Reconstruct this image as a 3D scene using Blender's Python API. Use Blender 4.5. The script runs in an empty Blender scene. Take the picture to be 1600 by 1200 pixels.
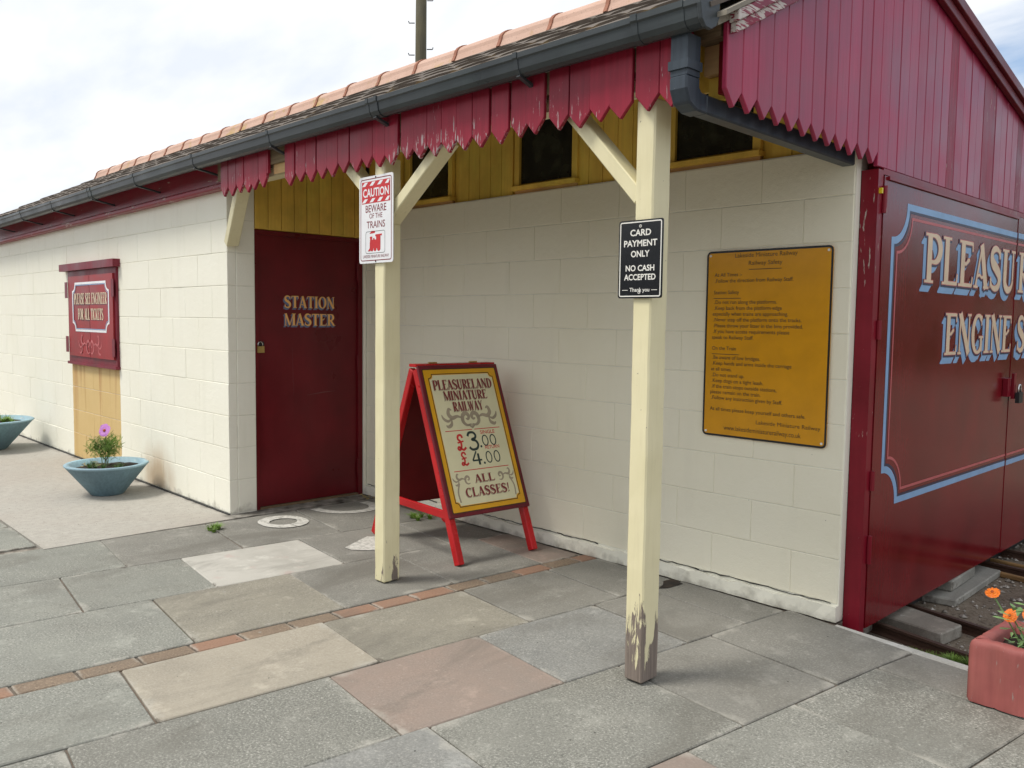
import bpy, bmesh, math, random
from mathutils import Vector, Matrix
random.seed(7)
S = bpy.context.scene
C = S.collection
# ------------------------------------------------------------ camera
cam = bpy.data.objects.new('camera', bpy.data.cameras.new('camera'))
C.objects.link(cam)
R = Matrix(((0.69500, -0.06200, 0.71700), (0.71900, 0.04200, -0.69400), (0.01300, 0.99700, 0.07400)))
R = R.to_quaternion().normalized().to_matrix()
cam.matrix_world = Matrix.Translation((5.471, -2.611, 1.36)) @ R.to_4x4()
cam.data.lens = 29.75
cam.data.sensor_width = 36
cam.data.clip_end = 2000
S.camera = cam
# ------------------------------------------------------------ light
W = bpy.data.worlds.new('World'); S.world = W; W.use_nodes = True
SUN_EL, SUN_AZ = math.radians(58), math.radians(213)
def world():
    nt = W.node_tree; n = nt.nodes; l = nt.links
    bg = n['Background']; bg.inputs['Strength'].default_value = 0.15
    sky = n.new('ShaderNodeTexSky'); sky.sky_type = 'NISHITA'; sky.sun_disc = False
    sky.sun_elevation = SUN_EL; sky.sun_rotation = SUN_AZ
    tc = n.new('ShaderNodeTexCoord')
    # flatten direction so that clouds bunch up towards the horizon
    sep = n.new('ShaderNodeSeparateXYZ'); l.new(tc.outputs['Generated'], sep.inputs[0])
    mx = n.new('ShaderNodeMath'); mx.operation = 'MAXIMUM'; mx.inputs[1].default_value = 0.0
    l.new(sep.outputs['Z'], mx.inputs[0])
    ad = n.new('ShaderNodeMath'); ad.inputs[1].default_value = 0.22; l.new(mx.outputs[0], ad.inputs[0])
    dv = n.new('ShaderNodeVectorMath'); dv.operation = 'DIVIDE'
    cb = n.new('ShaderNodeCombineXYZ')
    for i in range(3): l.new(ad.outputs[0], cb.inputs[i])
    l.new(tc.outputs['Generated'], dv.inputs[0]); l.new(cb.outputs[0], dv.inputs[1])
    mp = n.new('ShaderNodeMapping'); mp.inputs['Rotation'].default_value = (0, 0, 0.6)
    mp.inputs['Scale'].default_value = (1.0, 2.2, 1.0); mp.inputs['Location'].default_value = (3.1, 0.4, 0)
    l.new(dv.outputs[0], mp.inputs[0])
    nz = n.new('ShaderNodeTexNoise'); nz.inputs['Scale'].default_value = 1.1; nz.inputs['Detail'].default_value = 8
    nz.inputs['Roughness'].default_value = 0.55; l.new(mp.outputs[0], nz.inputs['Vector'])
    # cloud cover thins out towards the north-east
    dt = n.new('ShaderNodeVectorMath'); dt.operation = 'DOT_PRODUCT'; dt.inputs[1].default_value = (0.30, 0.92, 0.25)
    l.new(tc.outputs['Generated'], dt.inputs[0])
    cv = n.new('ShaderNodeMapRange'); cv.inputs[1].default_value = 0.70; cv.inputs[2].default_value = 1.0
    cv.inputs[3].default_value = 0.22; cv.inputs[4].default_value = -0.03
    l.new(dt.outputs['Value'], cv.inputs[0])
    sm = n.new('ShaderNodeMath'); l.new(nz.outputs['Fac'], sm.inputs[0]); l.new(cv.outputs[0], sm.inputs[1])
    rp = n.new('ShaderNodeValToRGB'); rp.color_ramp.elements[0].position = 0.42; rp.color_ramp.elements[1].position = 0.62
    rp.color_ramp.elements[0].color = (0.10, 0.10, 0.10, 1)
    l.new(sm.outputs[0], rp.inputs[0])
    nz2 = n.new('ShaderNodeTexNoise'); nz2.inputs['Scale'].default_value = 2.3; nz2.inputs['Detail'].default_value = 6
    l.new(mp.outputs[0], nz2.inputs['Vector'])
    cr = n.new('ShaderNodeValToRGB')
    cr.color_ramp.elements[0].position = 0.34; cr.color_ramp.elements[0].color = (0.79, 0.84, 0.92, 1)
    cr.color_ramp.elements[1].position = 0.60; cr.color_ramp.elements[1].color = (0.97, 0.985, 1.0, 1)
    l.new(nz2.outputs['Fac'], cr.inputs[0])
    sc = n.new('ShaderNodeVectorMath'); sc.operation = 'SCALE'; sc.inputs['Scale'].default_value = 6.4
    l.new(cr.outputs[0], sc.inputs[0])
    mix = n.new('ShaderNodeMix'); mix.data_type = 'RGBA'
    l.new(rp.outputs[0], mix.inputs['Factor']); l.new(sky.outputs[0], mix.inputs[6]); l.new(sc.outputs[0], mix.inputs[7])
    l.new(mix.outputs[2], bg.inputs['Color'])
world()
sun = bpy.data.objects.new('sun', bpy.data.lights.new('sun', 'SUN')); C.objects.link(sun)
sun.data.energy = 2.5; sun.data.angle = math.radians(17); sun.data.color = (1.0, 0.95, 0.86)
sd = Vector((math.sin(SUN_AZ) * math.cos(SUN_EL), math.cos(SUN_AZ) * math.cos(SUN_EL), math.sin(SUN_EL)))
sun.rotation_euler = sd.to_track_quat('Z', 'Y').to_euler()
sun.location = sd * 30
S.view_settings.view_transform = 'Standard'; S.view_settings.look = 'None'
S.view_settings.exposure = 0.20; S.view_settings.gamma = 1.0; S.view_settings.use_curve_mapping = False

# ------------------------------------------------------------ materials
class N:
    """small helper round a material's node tree"""
    def __init__(s, name):
        s.m = bpy.data.materials.new(name); s.m.use_nodes = True
        s.t = s.m.node_tree; s.n = s.t.nodes; s.l = s.t.links
        s.b = s.n['Principled BSDF']
    def add(s, typ, **kw):
        nd = s.n.new('ShaderNode' + typ)
        for k, v in kw.items(): setattr(nd, k, v)
        return nd
    def setin(s, nd, key, v):
        if hasattr(v, 'is_linked') or isinstance(v, bpy.types.NodeSocket): s.l.new(v, nd.inputs[key])
        else:
            if isinstance(v, tuple) and len(v) == 3 and nd.inputs[key].type == 'RGBA': v = v + (1,)
            nd.inputs[key].default_value = v
    def pos(s):   # world position
        return s.add('NewGeometry').outputs['Position']
    def rnd(s):
        return s.add('ObjectInfo').outputs['Random']
    def mapv(s, vec, scale=(1, 1, 1), loc=None, rot=(0, 0, 0)):
        m = s.add('Mapping'); s.l.new(vec, m.inputs[0]); m.inputs['Scale'].default_value = scale
        m.inputs['Rotation'].default_value = rot
        if loc is not None: s.setin(m, 'Location', loc)
        return m.outputs[0]
    def noise(s, vec, scale, detail=4, rough=0.55, out='Fac', dist=0.0):
        k = s.add('TexNoise'); s.l.new(vec, k.inputs['Vector']); k.inputs['Scale'].default_value = scale
        k.inputs['Detail'].default_value = detail; k.inputs['Roughness'].default_value = rough
        k.inputs['Distortion'].default_value = dist
        return k.outputs[out]
    def vor(s, vec, scale, feature='F1', out='Distance'):
        k = s.add('TexVoronoi', feature=feature); s.l.new(vec, k.inputs['Vector']); k.inputs['Scale'].default_value = scale
        return k.outputs[out]
    def ramp(s, f, a, b, ca=(0, 0, 0), cb=(1, 1, 1)):
        if a > b: a, b, ca, cb = b, a, cb, ca
        k = s.add('ValToRGB'); s.l.new(f, k.inputs[0]); e = k.color_ramp.elements
        e[0].position = a; e[1].position = b; e[0].color = (*ca, 1); e[1].color = (*cb, 1)
        return k.outputs[0]
    def rng(s, f, a, b, c=0.0, d=1.0):
        k = s.add('MapRange'); s.l.new(f, k.inputs[0])
        for i, v in enumerate((a, b, c, d)): k.inputs[i + 1].default_value = v
        return k.outputs[0]
    def mix(s, f, a, b, blend='MIX'):
        k = s.add('Mix', data_type='RGBA', blend_type=blend)
        s.setin(k, 0, f); s.setin(k, 6, a); s.setin(k, 7, b)
        return k.outputs[2]
    def math(s, op, a, b=0.0, clamp=False):
        k = s.add('Math', operation=op, use_clamp=clamp); s.setin(k, 0, a); s.setin(k, 1, b)
        return k.outputs[0]
    def sep(s, vec):
        k = s.add('SeparateXYZ'); s.l.new(vec, k.inputs[0]); return k.outputs
    def base(s, c): s.setin(s.b, 'Base Color', c)
    def rough(s, r): s.setin(s.b, 'Roughness', r)
    def bump(s, h, strength=0.3, dist=0.002, prev=None):
        k = s.add('Bump'); s.l.new(h, k.inputs['Height']); k.inputs['Strength'].default_value = strength
        k.inputs['Distance'].default_value = dist
        if prev is not None: s.l.new(prev, k.inputs['Normal'])
        s.l.new(k.outputs[0], s.b.inputs['Normal']); return k.outputs[0]

def flat(name, col, rough=0.5, var=0.12, metal=0.0, spec=0.5):
    k = N(name); p = k.pos()
    f = k.noise(p, 9, 5)
    c2 = tuple(max(0, x * (1 - var * 2)) for x in col); c3 = tuple(min(1, x * (1 + var)) for x in col)
    k.base(k.mix(k.ramp(f, 0.3, 0.7), c2, c3)); k.rough(rough); k.b.inputs['Metallic'].default_value = metal
    k.b.inputs['Specular IOR Level'].default_value = spec
    k.bump(k.noise(p, 120, 3), 0.12, 0.001)
    return k.m

def gloss_red(name, col, rough=0.25, peel=0.0, peelcol=(0.45, 0.40, 0.36), vert=True, grain=0.15, objvar=0.12, zgrad=None, scratch=True, coat=0.0):
    """oil paint on timber or steel: slight object to object change, faint grain, flaking where weathered"""
    k = N(name); p = k.pos(); k.b.inputs['Specular IOR Level'].default_value = 0.34
    f = k.noise(p, 3.0, 4)
    r = k.rnd()
    c2 = tuple(x * 0.78 for x in col); c3 = tuple(min(1, x * 1.15) for x in col)
    c = k.mix(k.ramp(f, 0.35, 0.65), c2, c3)
    c = k.mix(k.rng(r, 0, 1, 0, objvar), c, (col[0] * 0.45, col[1] * 0.6, col[2] * 0.5))
    fade = k.noise(k.mapv(p, (2.5, 2.5, 1.2)), 1.0, 6, 0.65)
    c = k.mix(k.rng(fade, 0.5, 0.75, 0, 0.22), c, (min(1, col[0] * 1.4 + .03), col[1] * 2.2 + .02, col[2] * 1.8 + .02))
    streak = k.noise(k.mapv(p, (60, 60, 3) if vert else (3, 60, 60)), 1.0, 4, 0.6)
    c = k.mix(k.rng(streak, 0.35, 0.75, 0, grain), c, tuple(x * 0.35 for x in col))
    rr = k.rng(f, 0.3, 0.7, rough * 0.8, rough * 1.35)
    h = streak
    if peel > 0:
        pm = k.mapv(p, (30, 7, 60) if vert == 'y' else ((80, 80, 11) if vert else (9, 38, 38)))
        pn = k.noise(pm, 1.0, 6, 0.62, dist=0.5)
        big = k.noise(p, 2.2, 2)
        m = k.math('ADD', pn, k.rng(big, 0.3, 0.7, -0.10, 0.10))
        if zgrad: m = k.math('ADD', m, k.rng(k.sep(p)[2], zgrad[0], zgrad[1], zgrad[2], zgrad[3]))
        m = k.ramp(m, 0.74 - peel, 0.765 - peel)
        pc = k.mix(k.noise(p, 60, 2), tuple(x * 0.7 for x in peelcol), tuple(min(1, x * 1.3) for x in peelcol))
        c = k.mix(m, c, pc)
        rr = k.mix(m, rr, (0.85, 0.85, 0.85))
        h = k.math('SUBTRACT', k.math('MULTIPLY', streak, 0.4), m)
    if scratch:
        sp = k.noise(p, 140, 2, 0.7)
        c = k.mix(k.ramp(sp, 0.76, 0.80), c, peelcol)
    k.base(c); k.rough(rr); k.bump(h, 0.25, 0.0012)
    if coat: k.b.inputs['Coat Weight'].default_value = coat; k.b.inputs['Coat Roughness'].default_value = 0.12
    return k.m

def block_paint(name, yellow=False, warm=False):
    k = N(name); p = k.pos(); x, y, z = k.sep(p)
    f = k.noise(p, 1.6, 5)
    c = k.mix(k.ramp(f, 0.3, 0.7), (0.88, 0.865, 0.76), (0.85, 0.83, 0.71))
    if warm: c = k.mix(k.ramp(f, 0.3, 0.7), (0.87, 0.835, 0.69), (0.84, 0.80, 0.64))  # warm bounce light tinted into the paint
    c = k.mix(k.rng(k.rnd(), 0, 1, 0, 0.10), c, (0.78, 0.76, 0.67))
    # runs of grime
    st = k.noise(k.mapv(p, (7, 7, 0.8)), 1.0, 5, 0.6)
    c = k.mix(k.rng(st, 0.55, 0.85, 0, 0.22), c, (0.60, 0.57, 0.47))
    if yellow:
        # painted ochre panel below the ticket hatch: x -3.29..-2.04, z < .905, with rust runs from the hatch
        wob = k.rng(k.noise(p, 14, 2), 0, 1, -0.012, 0.012)
        xx = k.math('ADD', x, wob)
        a = k.math('GREATER_THAN', xx, -3.30); b = k.math('LESS_THAN', xx, -2.04)
        d = k.math('LESS_THAN', k.math('ADD', z, wob), 0.93)
        m = k.math('MULTIPLY', k.math('MULTIPLY', a, b), d)
        ycol = k.mix(k.noise(p, 4, 3), (0.60, 0.42, 0.17), (0.66, 0.48, 0.22))
        rs = k.noise(k.mapv(p, (9, 1, 0.35), (0.3, 0, 0)), 1.0, 4, 0.6)
        top = k.rng(z, 0.0, 0.93, 0.0, 0.16)
        rm = k.ramp(k.math('ADD', rs, top), 0.66, 0.80)
        ycol = k.mix(k.math('MULTIPLY', rm, 0.75), ycol, (0.40, 0.19, 0.06))
        rl = k.math('MULTIPLY', k.rng(k.math('ABSOLUTE', k.math('ADD', x, 3.22)), 0.0, 0.07, 0.8, 0), k.rng(z, 0.1, 0.93, 0.25, 1))
        ycol = k.mix(rl, ycol, (0.45, 0.23, 0.07))
        c = k.mix(m, c, ycol)
        # rust wash on the white blocks behind the bowl
        dx = k.math('ABSOLUTE', k.math('ADD', x, 1.25)); rn = k.noise(k.mapv(p, (5, 5, 1.6)), 1.0, 4)
        w = k.math('MULTIPLY', k.rng(dx, 0.0, 0.42, 1, 0), k.rng(z, 0.12, 0.46, 1, 0))
        c = k.mix(k.math('MULTIPLY', k.ramp(k.math('MULTIPLY', w, rn), 0.06, 0.4), 0.75), c, (0.55, 0.38, 0.22))
    # dirt splashed up from the paving
    dz = k.math('ADD', k.rng(z, 0.0, 0.10, 0.36, 0), k.rng(k.noise(p, 11, 4), 0.3, 0.7, -0.16, 0.16))
    c = k.mix(k.ramp(dz, 0.22, 0.6), c, (0.22, 0.20, 0.16))
    sp = k.noise(p, 34, 3, 0.7); c = k.mix(k.ramp(sp, 0.735, 0.77), c, (0.16, 0.14, 0.11))
    k.base(c); k.rough(0.62)
    hb = k.noise(p, 170, 3, 0.6); h2 = k.noise(p, 26, 3)
    pv = k.bump(hb, 0.6, 0.0022); k.bump(h2, 0.45, 0.005, pv)
    return k.m

def slab_mat(name, ca, cb, speck=0.5, speck_col=(0.58, 0.57, 0.52), dark=(0.12, 0.12, 0.108), sscale=120, stain=None):
    k = N(name); p = k.pos(); r = k.rnd()
    off = k.add('CombineXYZ'); k.l.new(k.math('MULTIPLY', r, 13.0), off.inputs[0])
    q = k.add('VectorMath', operation='ADD'); k.l.new(p, q.inputs[0]); k.l.new(off.outputs[0], q.inputs[1]); q = q.outputs[0]
    f = k.noise(q, 3.5, 6, 0.6)
    c = k.mix(k.ramp(f, 0.3, 0.7), ca, cb)
    c = k.mix(k.rng(r, 0, 1, 0, 0.22), c, tuple(x * 0.6 for x in ca))
    n1 = k.noise(q, sscale, 3, 0.75)
    var = k.rng(k.noise(q, 2.6, 3), 0.3, 0.7, 0.35, 1.25)
    n1b = k.noise(q, sscale * .42, 2, 0.6)
    c = k.mix(k.math('MULTIPLY', k.math('MULTIPLY', k.ramp(n1, 0.53, 0.70), speck), var), c, speck_col)
    c = k.mix(k.math('MULTIPLY', k.math('MULTIPLY', k.ramp(n1, 0.47, 0.33), speck * 0.9), var), c, dark)
    c = k.mix(k.math('MULTIPLY', k.ramp(n1b, 0.62, 0.72), speck * .5), c, speck_col)
    c = k.mix(k.math('MULTIPLY', k.ramp(n1b, 0.38, 0.30), speck * .5), c, dark)
    # scuffs and pale lime bloom
    b = k.noise(q, 5.5, 8, 0.7); c = k.mix(k.math('MULTIPLY', k.ramp(b, 0.56, 0.72), 0.55), c, tuple(min(1, x * 1.5 + .03) for x in ca))
    gr = k.noise(q, 1.3, 5, 0.6); c = k.mix(k.math('MULTIPLY', k.ramp(gr, 0.50, 0.70), 0.35), c, (0.20, 0.19, 0.165))
    lw = k.noise(q, 22, 8, 0.75); c = k.mix(k.math('MULTIPLY', k.ramp(lw, 0.62, 0.72), 0.45), c, (0.62, 0.61, 0.56))
    vs = k.vor(q, 9.0); c = k.mix(k.ramp(vs, 0.035, 0.03), c, (0.04, 0.037, 0.03)) if speck > .4 else c
    g_ = k.sep(k.add('TexCoord').outputs['Generated'])
    ex = k.math('MINIMUM', k.math('MINIMUM', g_[0], k.math('SUBTRACT', 1.0, g_[0])), k.math('MINIMUM', g_[1], k.math('SUBTRACT', 1.0, g_[1])))
    en = k.math('ADD', ex, k.rng(k.noise(q, 7, 5, 0.65), 0.25, 0.75, -0.07, 0.09))
    c = k.mix(k.math('MULTIPLY', k.ramp(en, 0.0, 0.06, (1, 1, 1), (0, 0, 0)), 0.55), c, (0.50, 0.48, 0.43))
    e2 = k.math('ADD', ex, k.rng(k.noise(q, 15, 5, 0.7), 0.25, 0.75, -0.03, 0.05))
    c = k.mix(k.math('MULTIPLY', k.ramp(e2, 0.0, 0.022, (1, 1, 1), (0, 0, 0)), 0.75), c, (0.13, 0.11, 0.09))
    gm = k.vor(q, 4.3); c = k.mix(k.math('MULTIPLY', k.ramp(gm, 0.05, 0.035), 0.6), c, (0.42, 0.41, 0.38))
    ht = k.noise(k.mapv(q, (2.2, 0.9, 1)), 1.0, 7, 0.7, dist=0.7); c = k.mix(k.math('MULTIPLY', k.ramp(ht, 0.52, 0.66), 0.45), c, (0.15, 0.14, 0.12))
    if stain: c = k.mix(k.math('MULTIPLY', k.ramp(k.noise(q, 6, 4), 0.62, 0.74), 0.3), c, stain)
    c = k.mix(1.0, c, (0.83, 0.83, 0.82), 'MULTIPLY')
    k.base(c); k.rough(0.85); k.b.inputs['Specular IOR Level'].default_value = 0.25
    pv = k.bump(n1, 0.5, 0.0018); k.bump(lw, 0.3, 0.0025, pv)
    return k.m

M = {}
M['block'] = block_paint('cream_masonry_paint'); M['block_left'] = block_paint('cream_masonry_paint_with_ochre_panel', True)
M['block_porch'] = block_paint('masonry_paint_bounce_tint', False, True)  # same cream paint, with the porch's yellow bounce light mixed into its colour
M['mortar'] = flat('painted_mortar', (0.80, 0.785, 0.69), 0.8, 0.08)
M['door'] = gloss_red('maroon_door_paint', (0.135, 0.005, 0.010), 0.32, grain=0.12)
M['shed'] = gloss_red('maroon_shed_door_paint', (0.17, 0.006, 0.011), 0.17, grain=0.14, coat=0.12)
M['post_red'] = gloss_red('maroon_post_paint', (0.22, 0.007, 0.020), 0.32, peel=0.03)
M['valance'] = gloss_red('valance_paint', (0.33, 0.014, 0.040), 0.40, peel=0.118, peelcol=(0.42, 0.33, 0.34), grain=0.45, objvar=0.35, zgrad=(2.10, 2.30, 0.085, -0.10))
M['fascia'] = gloss_red('fascia_paint', (0.26, 0.011, 0.030), 0.32, peel=0.075, peelcol=(0.50, 0.40, 0.36), vert=False, zgrad=(2.20, 2.42, 0.04, -0.04))
M['gable'] = gloss_red('gable_paint', (0.37, 0.020, 0.072), 0.36, peel=0.0, grain=0.30, objvar=0.30, coat=0.2)
M['gable_worn'] = gloss_red('gable_paint_worn', (0.31, 0.016, 0.050), 0.40, peel=0.045, grain=0.6, objvar=0.4, zgrad=(2.1, 2.9, 0.04, -0.02))
M['barge'] = gloss_red('barge_paint', (0.16, 0.012, 0.022), 0.40, peel=0.03, vert=False)
M['barge_worn'] = gloss_red('barge_paint_peeling', (0.25, 0.02, 0.05), 0.45, peel=0.20, peelcol=(0.58, 0.53, 0.50), vert='y')
M['hatch'] = gloss_red('hatch_paint', (0.31, 0.020, 0.026), 0.35, peel=0.0, grain=0.15)
M['hatch_frame'] = gloss_red('hatch_frame_paint', (0.20, 0.018, 0.035), 0.40, grain=0.4)
M['board_red'] = gloss_red('bright_red_paint', (0.52, 0.010, 0.014), 0.25, grain=0.15)
M['board_dark'] = gloss_red('dark_red_paint', (0.17, 0.006, 0.008), 0.4, grain=0.15)
M['board_maroon'] = gloss_red('maroon_frame_paint', (0.15, 0.010, 0.020), 0.35, grain=0.3)

def cream_post(name, low):
    k = N(name); p = k.pos(); z = k.sep(p)[2]
    f = k.noise(p, 4, 4); c = k.mix(k.ramp(f, 0.3, 0.7), (0.72, 0.66, 0.42), (0.78, 0.72, 0.48))
    st = k.noise(k.mapv(p, (50, 50, 4)), 1, 5, 0.6); c = k.mix(k.rng(st, 0.5, 0.8, 0, 0.25), c, (0.5, 0.44, 0.26))
    pn = k.math('ADD', k.math('MULTIPLY', k.noise(k.mapv(p, (45, 45, 7)), 1.0, 8, 0.7, dist=0.8), 0.6), k.math('MULTIPLY', k.noise(k.mapv(p, (16, 16, 3)), 1.0, 3), 0.55))
    m = k.math('ADD', pn, k.rng(z, 0.0, 0.42, low, -0.11)); m = k.ramp(m, 0.635, 0.655)
    ck = k.ramp(k.noise(k.mapv(p, (90, 90, 2.5)), 1.0, 5, 0.7), 0.70, 0.73); c = k.mix(k.math('MULTIPLY', ck, 0.6), c, (0.25, 0.20, 0.12))
    wood = k.mix(k.noise(k.mapv(p, (120, 120, 6)), 1, 4), (0.07, 0.055, 0.045), (0.33, 0.27, 0.23))
    fl = k.ramp(k.noise(p, 30, 4, 0.7), 0.70, 0.73)
    c = k.mix(fl, c, (0.16, 0.12, 0.08))
    c = k.mix(m, c, wood); k.base(c); k.rough(k.mix(m, (0.42,) * 3, (0.9,) * 3))
    k.bump(k.math('SUBTRACT', k.math('MULTIPLY', st, 0.3), m), 0.5, 0.002); return k.m
M['post'] = cream_post('cream_post_paint', 0.03); M['post_rot'] = cream_post('cream_post_paint_flaking_base', 0.24)
M['yellow'] = gloss_red('ochre_board_paint', (0.84, 0.54, 0.10), 0.45, grain=0.18, objvar=0.22, scratch=False)
M['glass'] = flat('dark_window_mesh', (0.022, 0.023, 0.014), 0.22, 0.5)
M['gutter'] = gloss_red('anthracite_plastic', (0.046, 0.054, 0.060), 0.33, grain=0.35, vert=False, scratch=True, peelcol=(0.2, 0.2, 0.19))
M['gutter_dirty'] = gloss_red('anthracite_plastic_streaked', (0.046, 0.060, 0.080), 0.32, grain=0.5, scratch=True, peelcol=(0.25, 0.24, 0.22))
M['pale_ply'] = gloss_red('bare_plywood', (0.55, 0.33, 0.16), 0.7, grain=0.25, vert=False, scratch=False)
M['old_wood'] = gloss_red('rotten_timber', (0.22, 0.15, 0.09), 0.85, grain=0.7, vert=False, scratch=False)
M['brass'] = flat('brass', (0.50, 0.36, 0.13), 0.35, metal=0.8)
M['steel'] = flat('shackle_steel', (0.55, 0.55, 0.55), 0.25, metal=0.9)
M['dark_metal'] = flat('dark_metal', (0.03, 0.03, 0.032), 0.45, metal=0.3)
M['yellow_tag'] = flat('yellow_plastic', (0.80, 0.62, 0.02), 0.4)
M['white'] = flat('white_enamel', (0.80, 0.81, 0.84), 0.25, 0.03)
M['black'] = flat('black_enamel', (0.012, 0.013, 0.016), 0.22, 0.1)
M['print_white'] = flat('white_print', (0.80, 0.79, 0.74), 0.4, 0.03)
M['print_red'] = flat('red_print', (0.55, 0.015, 0.02), 0.4, 0.05)
M['print_maroon'] = flat('maroon_print', (0.20, 0.012, 0.02), 0.4, 0.05)
M['print_dark'] = flat('dark_print', (0.045, 0.022, 0.004), 0.45, 0.05)
M['print_black'] = flat('black_green_print', (0.012, 0.03, 0.028), 0.4, 0.05)
M['print_blue'] = flat('blue_print', (0.24, 0.41, 0.66), 0.4, 0.06)
M['print_navy'] = flat('navy_print', (0.035, 0.03, 0.07), 0.4, 0.06)
M['print_pink'] = flat('pink_print', (0.50, 0.11, 0.12), 0.4, 0.06)
M['print_cream'] = flat('cream_print', (0.74, 0.57, 0.40), 0.4, 0.05)
M['print_slate'] = flat('slate_blue_print', (0.13, 0.17, 0.29), 0.4, 0.06)
M['print_gold'] = flat('gold_print', (0.90, 0.50, 0.16), 0.4, 0.08)
M['print_grey'] = flat('grey_scroll_print', (0.34, 0.28, 0.20), 0.5, 0.1)
M['sign_orange'] = flat('amber_sign_sheet', (0.66, 0.30, 0.004), 0.20, 0.05)
M['sign_gold'] = flat('golden_yellow_paint', (0.68, 0.34, 0.005), 0.35, 0.05)
M['sign_cream'] = flat('cream_sign_paint', (0.68, 0.64, 0.42), 0.35, 0.03)
M['bowl'] = gloss_red('grey_blue_bowl_paint', (0.165, 0.265, 0.32), 0.6, peel=0.02, peelcol=(0.35, 0.36, 0.34), grain=0.4)
M['rim'] = gloss_red('pale_blue_rim_paint', (0.30, 0.44, 0.52), 0.6, peel=0.05, peelcol=(0.45, 0.44, 0.40), grain=0.3, vert=False)
M['soil'] = flat('potting_soil', (0.035, 0.024, 0.016), 0.95, 0.4)
M['trough'] = gloss_red('pink_concrete_paint', (0.40, 0.115, 0.105), 0.7, peel=0.015, peelcol=(0.3, 0.22, 0.2), grain=0.25)
M['leaf_pale'] = flat('marigold_leaf', (0.20, 0.34, 0.12), 0.55, 0.2)
M['leaf'] = flat('cosmos_leaf', (0.16, 0.28, 0.035), 0.6, 0.25)
M['leaf_dark'] = flat('weed_leaf', (0.07, 0.15, 0.03), 0.6, 0.25)
M['stem'] = flat('plant_stem', (0.12, 0.15, 0.05), 0.6, 0.2)
M['orange'] = flat('marigold_petal', (0.88, 0.20, 0.005), 0.5, 0.1)
M['orange_dark'] = flat('marigold_centre', (0.40, 0.07, 0.005), 0.7, 0.2)
M['pink'] = flat('cosmos_petal', (0.55, 0.22, 0.60), 0.5, 0.08)
M['dry_leaf'] = flat('dry_leaf', (0.34, 0.27, 0.12), 0.7, 0.25)
for mn in ('leaf_pale', 'leaf', 'leaf_dark', 'orange', 'pink'):
    b = M[mn].node_tree.nodes['Principled BSDF']; b.inputs['Subsurface Weight'].default_value = 0.25
    b.inputs['Subsurface Radius'].default_value = (0.01, 0.01, 0.005)
M['rust'] = gloss_red('rusty_rail', (0.075, 0.038, 0.026), 0.6, grain=0.5, vert=False, scratch=False)
M['timber'] = gloss_red('split_timber', (0.30, 0.17, 0.07), 0.8, grain=0.6, vert=False, scratch=False)
M['pole'] = gloss_red('weathered_pole', (0.13, 0.115, 0.075), 0.85, grain=0.6, scratch=False)
M['wire'] = flat('wire_black', (0.12, 0.12, 0.13), 0.5)
M['concrete_piece'] = slab_mat('concrete_piece', (0.34, 0.325, 0.29), (0.27, 0.26, 0.235), 0.35)
M['slab_brown'] = slab_mat('brown_concrete', (0.330, 0.292, 0.247), (0.270, 0.240, 0.203), 0.25)
M['slab_grey'] = slab_mat('grey_slab', (0.30, 0.297, 0.265), (0.235, 0.235, 0.21), 1.0)
M['slab_green'] = slab_mat('green_grey_slab', (0.32, 0.325, 0.29), (0.255, 0.26, 0.235), 0.8)
M['slab_smooth'] = slab_mat('smooth_slab', (0.30, 0.29, 0.262), (0.235, 0.228, 0.205), 0.5)
M['slab_blue'] = slab_mat('blue_grey_slab', (0.315, 0.315, 0.30), (0.26, 0.262, 0.252), 0.7)
M['slab_beige'] = slab_mat('beige_slab', (0.47, 0.425, 0.35), (0.40, 0.36, 0.295), 0.45, (0.62, 0.58, 0.50), (0.25, 0.22, 0.18))
M['slab_olive'] = slab_mat('olive_slab', (0.355, 0.33, 0.272), (0.295, 0.275, 0.228), 0.5)
M['slab_pink'] = slab_mat('pink_slab', (0.37, 0.285, 0.24), (0.315, 0.265, 0.232), 0.4, (0.52, 0.45, 0.40), (0.22, 0.18, 0.155))
M['slab_white'] = slab_mat('whitened_slab', (0.66, 0.64, 0.59), (0.58, 0.56, 0.51), 0.15, (0.62, 0.6, 0.56), (0.3, 0.28, 0.25), stain=(0.55, 0.30, 0.28))
M['brick_red'] = slab_mat('red_brick', (0.38, 0.225, 0.155), (0.32, 0.20, 0.145), 0.45, (0.50, 0.38, 0.30), (0.2, 0.13, 0.09))
M['brick_brown'] = slab_mat('brown_brick', (0.29, 0.215, 0.155), (0.24, 0.185, 0.14), 0.8, (0.45, 0.36, 0.26), (0.14, 0.11, 0.085))
M['joint'] = slab_mat('sandy_joint', (0.225, 0.173, 0.135), (0.150, 0.128, 0.105), 0.5, (0.450, 0.330, 0.270), (0.060, 0.053, 0.045))
M['edge_paint'] = slab_mat('worn_white_edge', (0.72, 0.71, 0.67), (0.56, 0.55, 0.51), 0.4, (0.7, 0.7, 0.66), (0.2, 0.2, 0.18))

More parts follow.
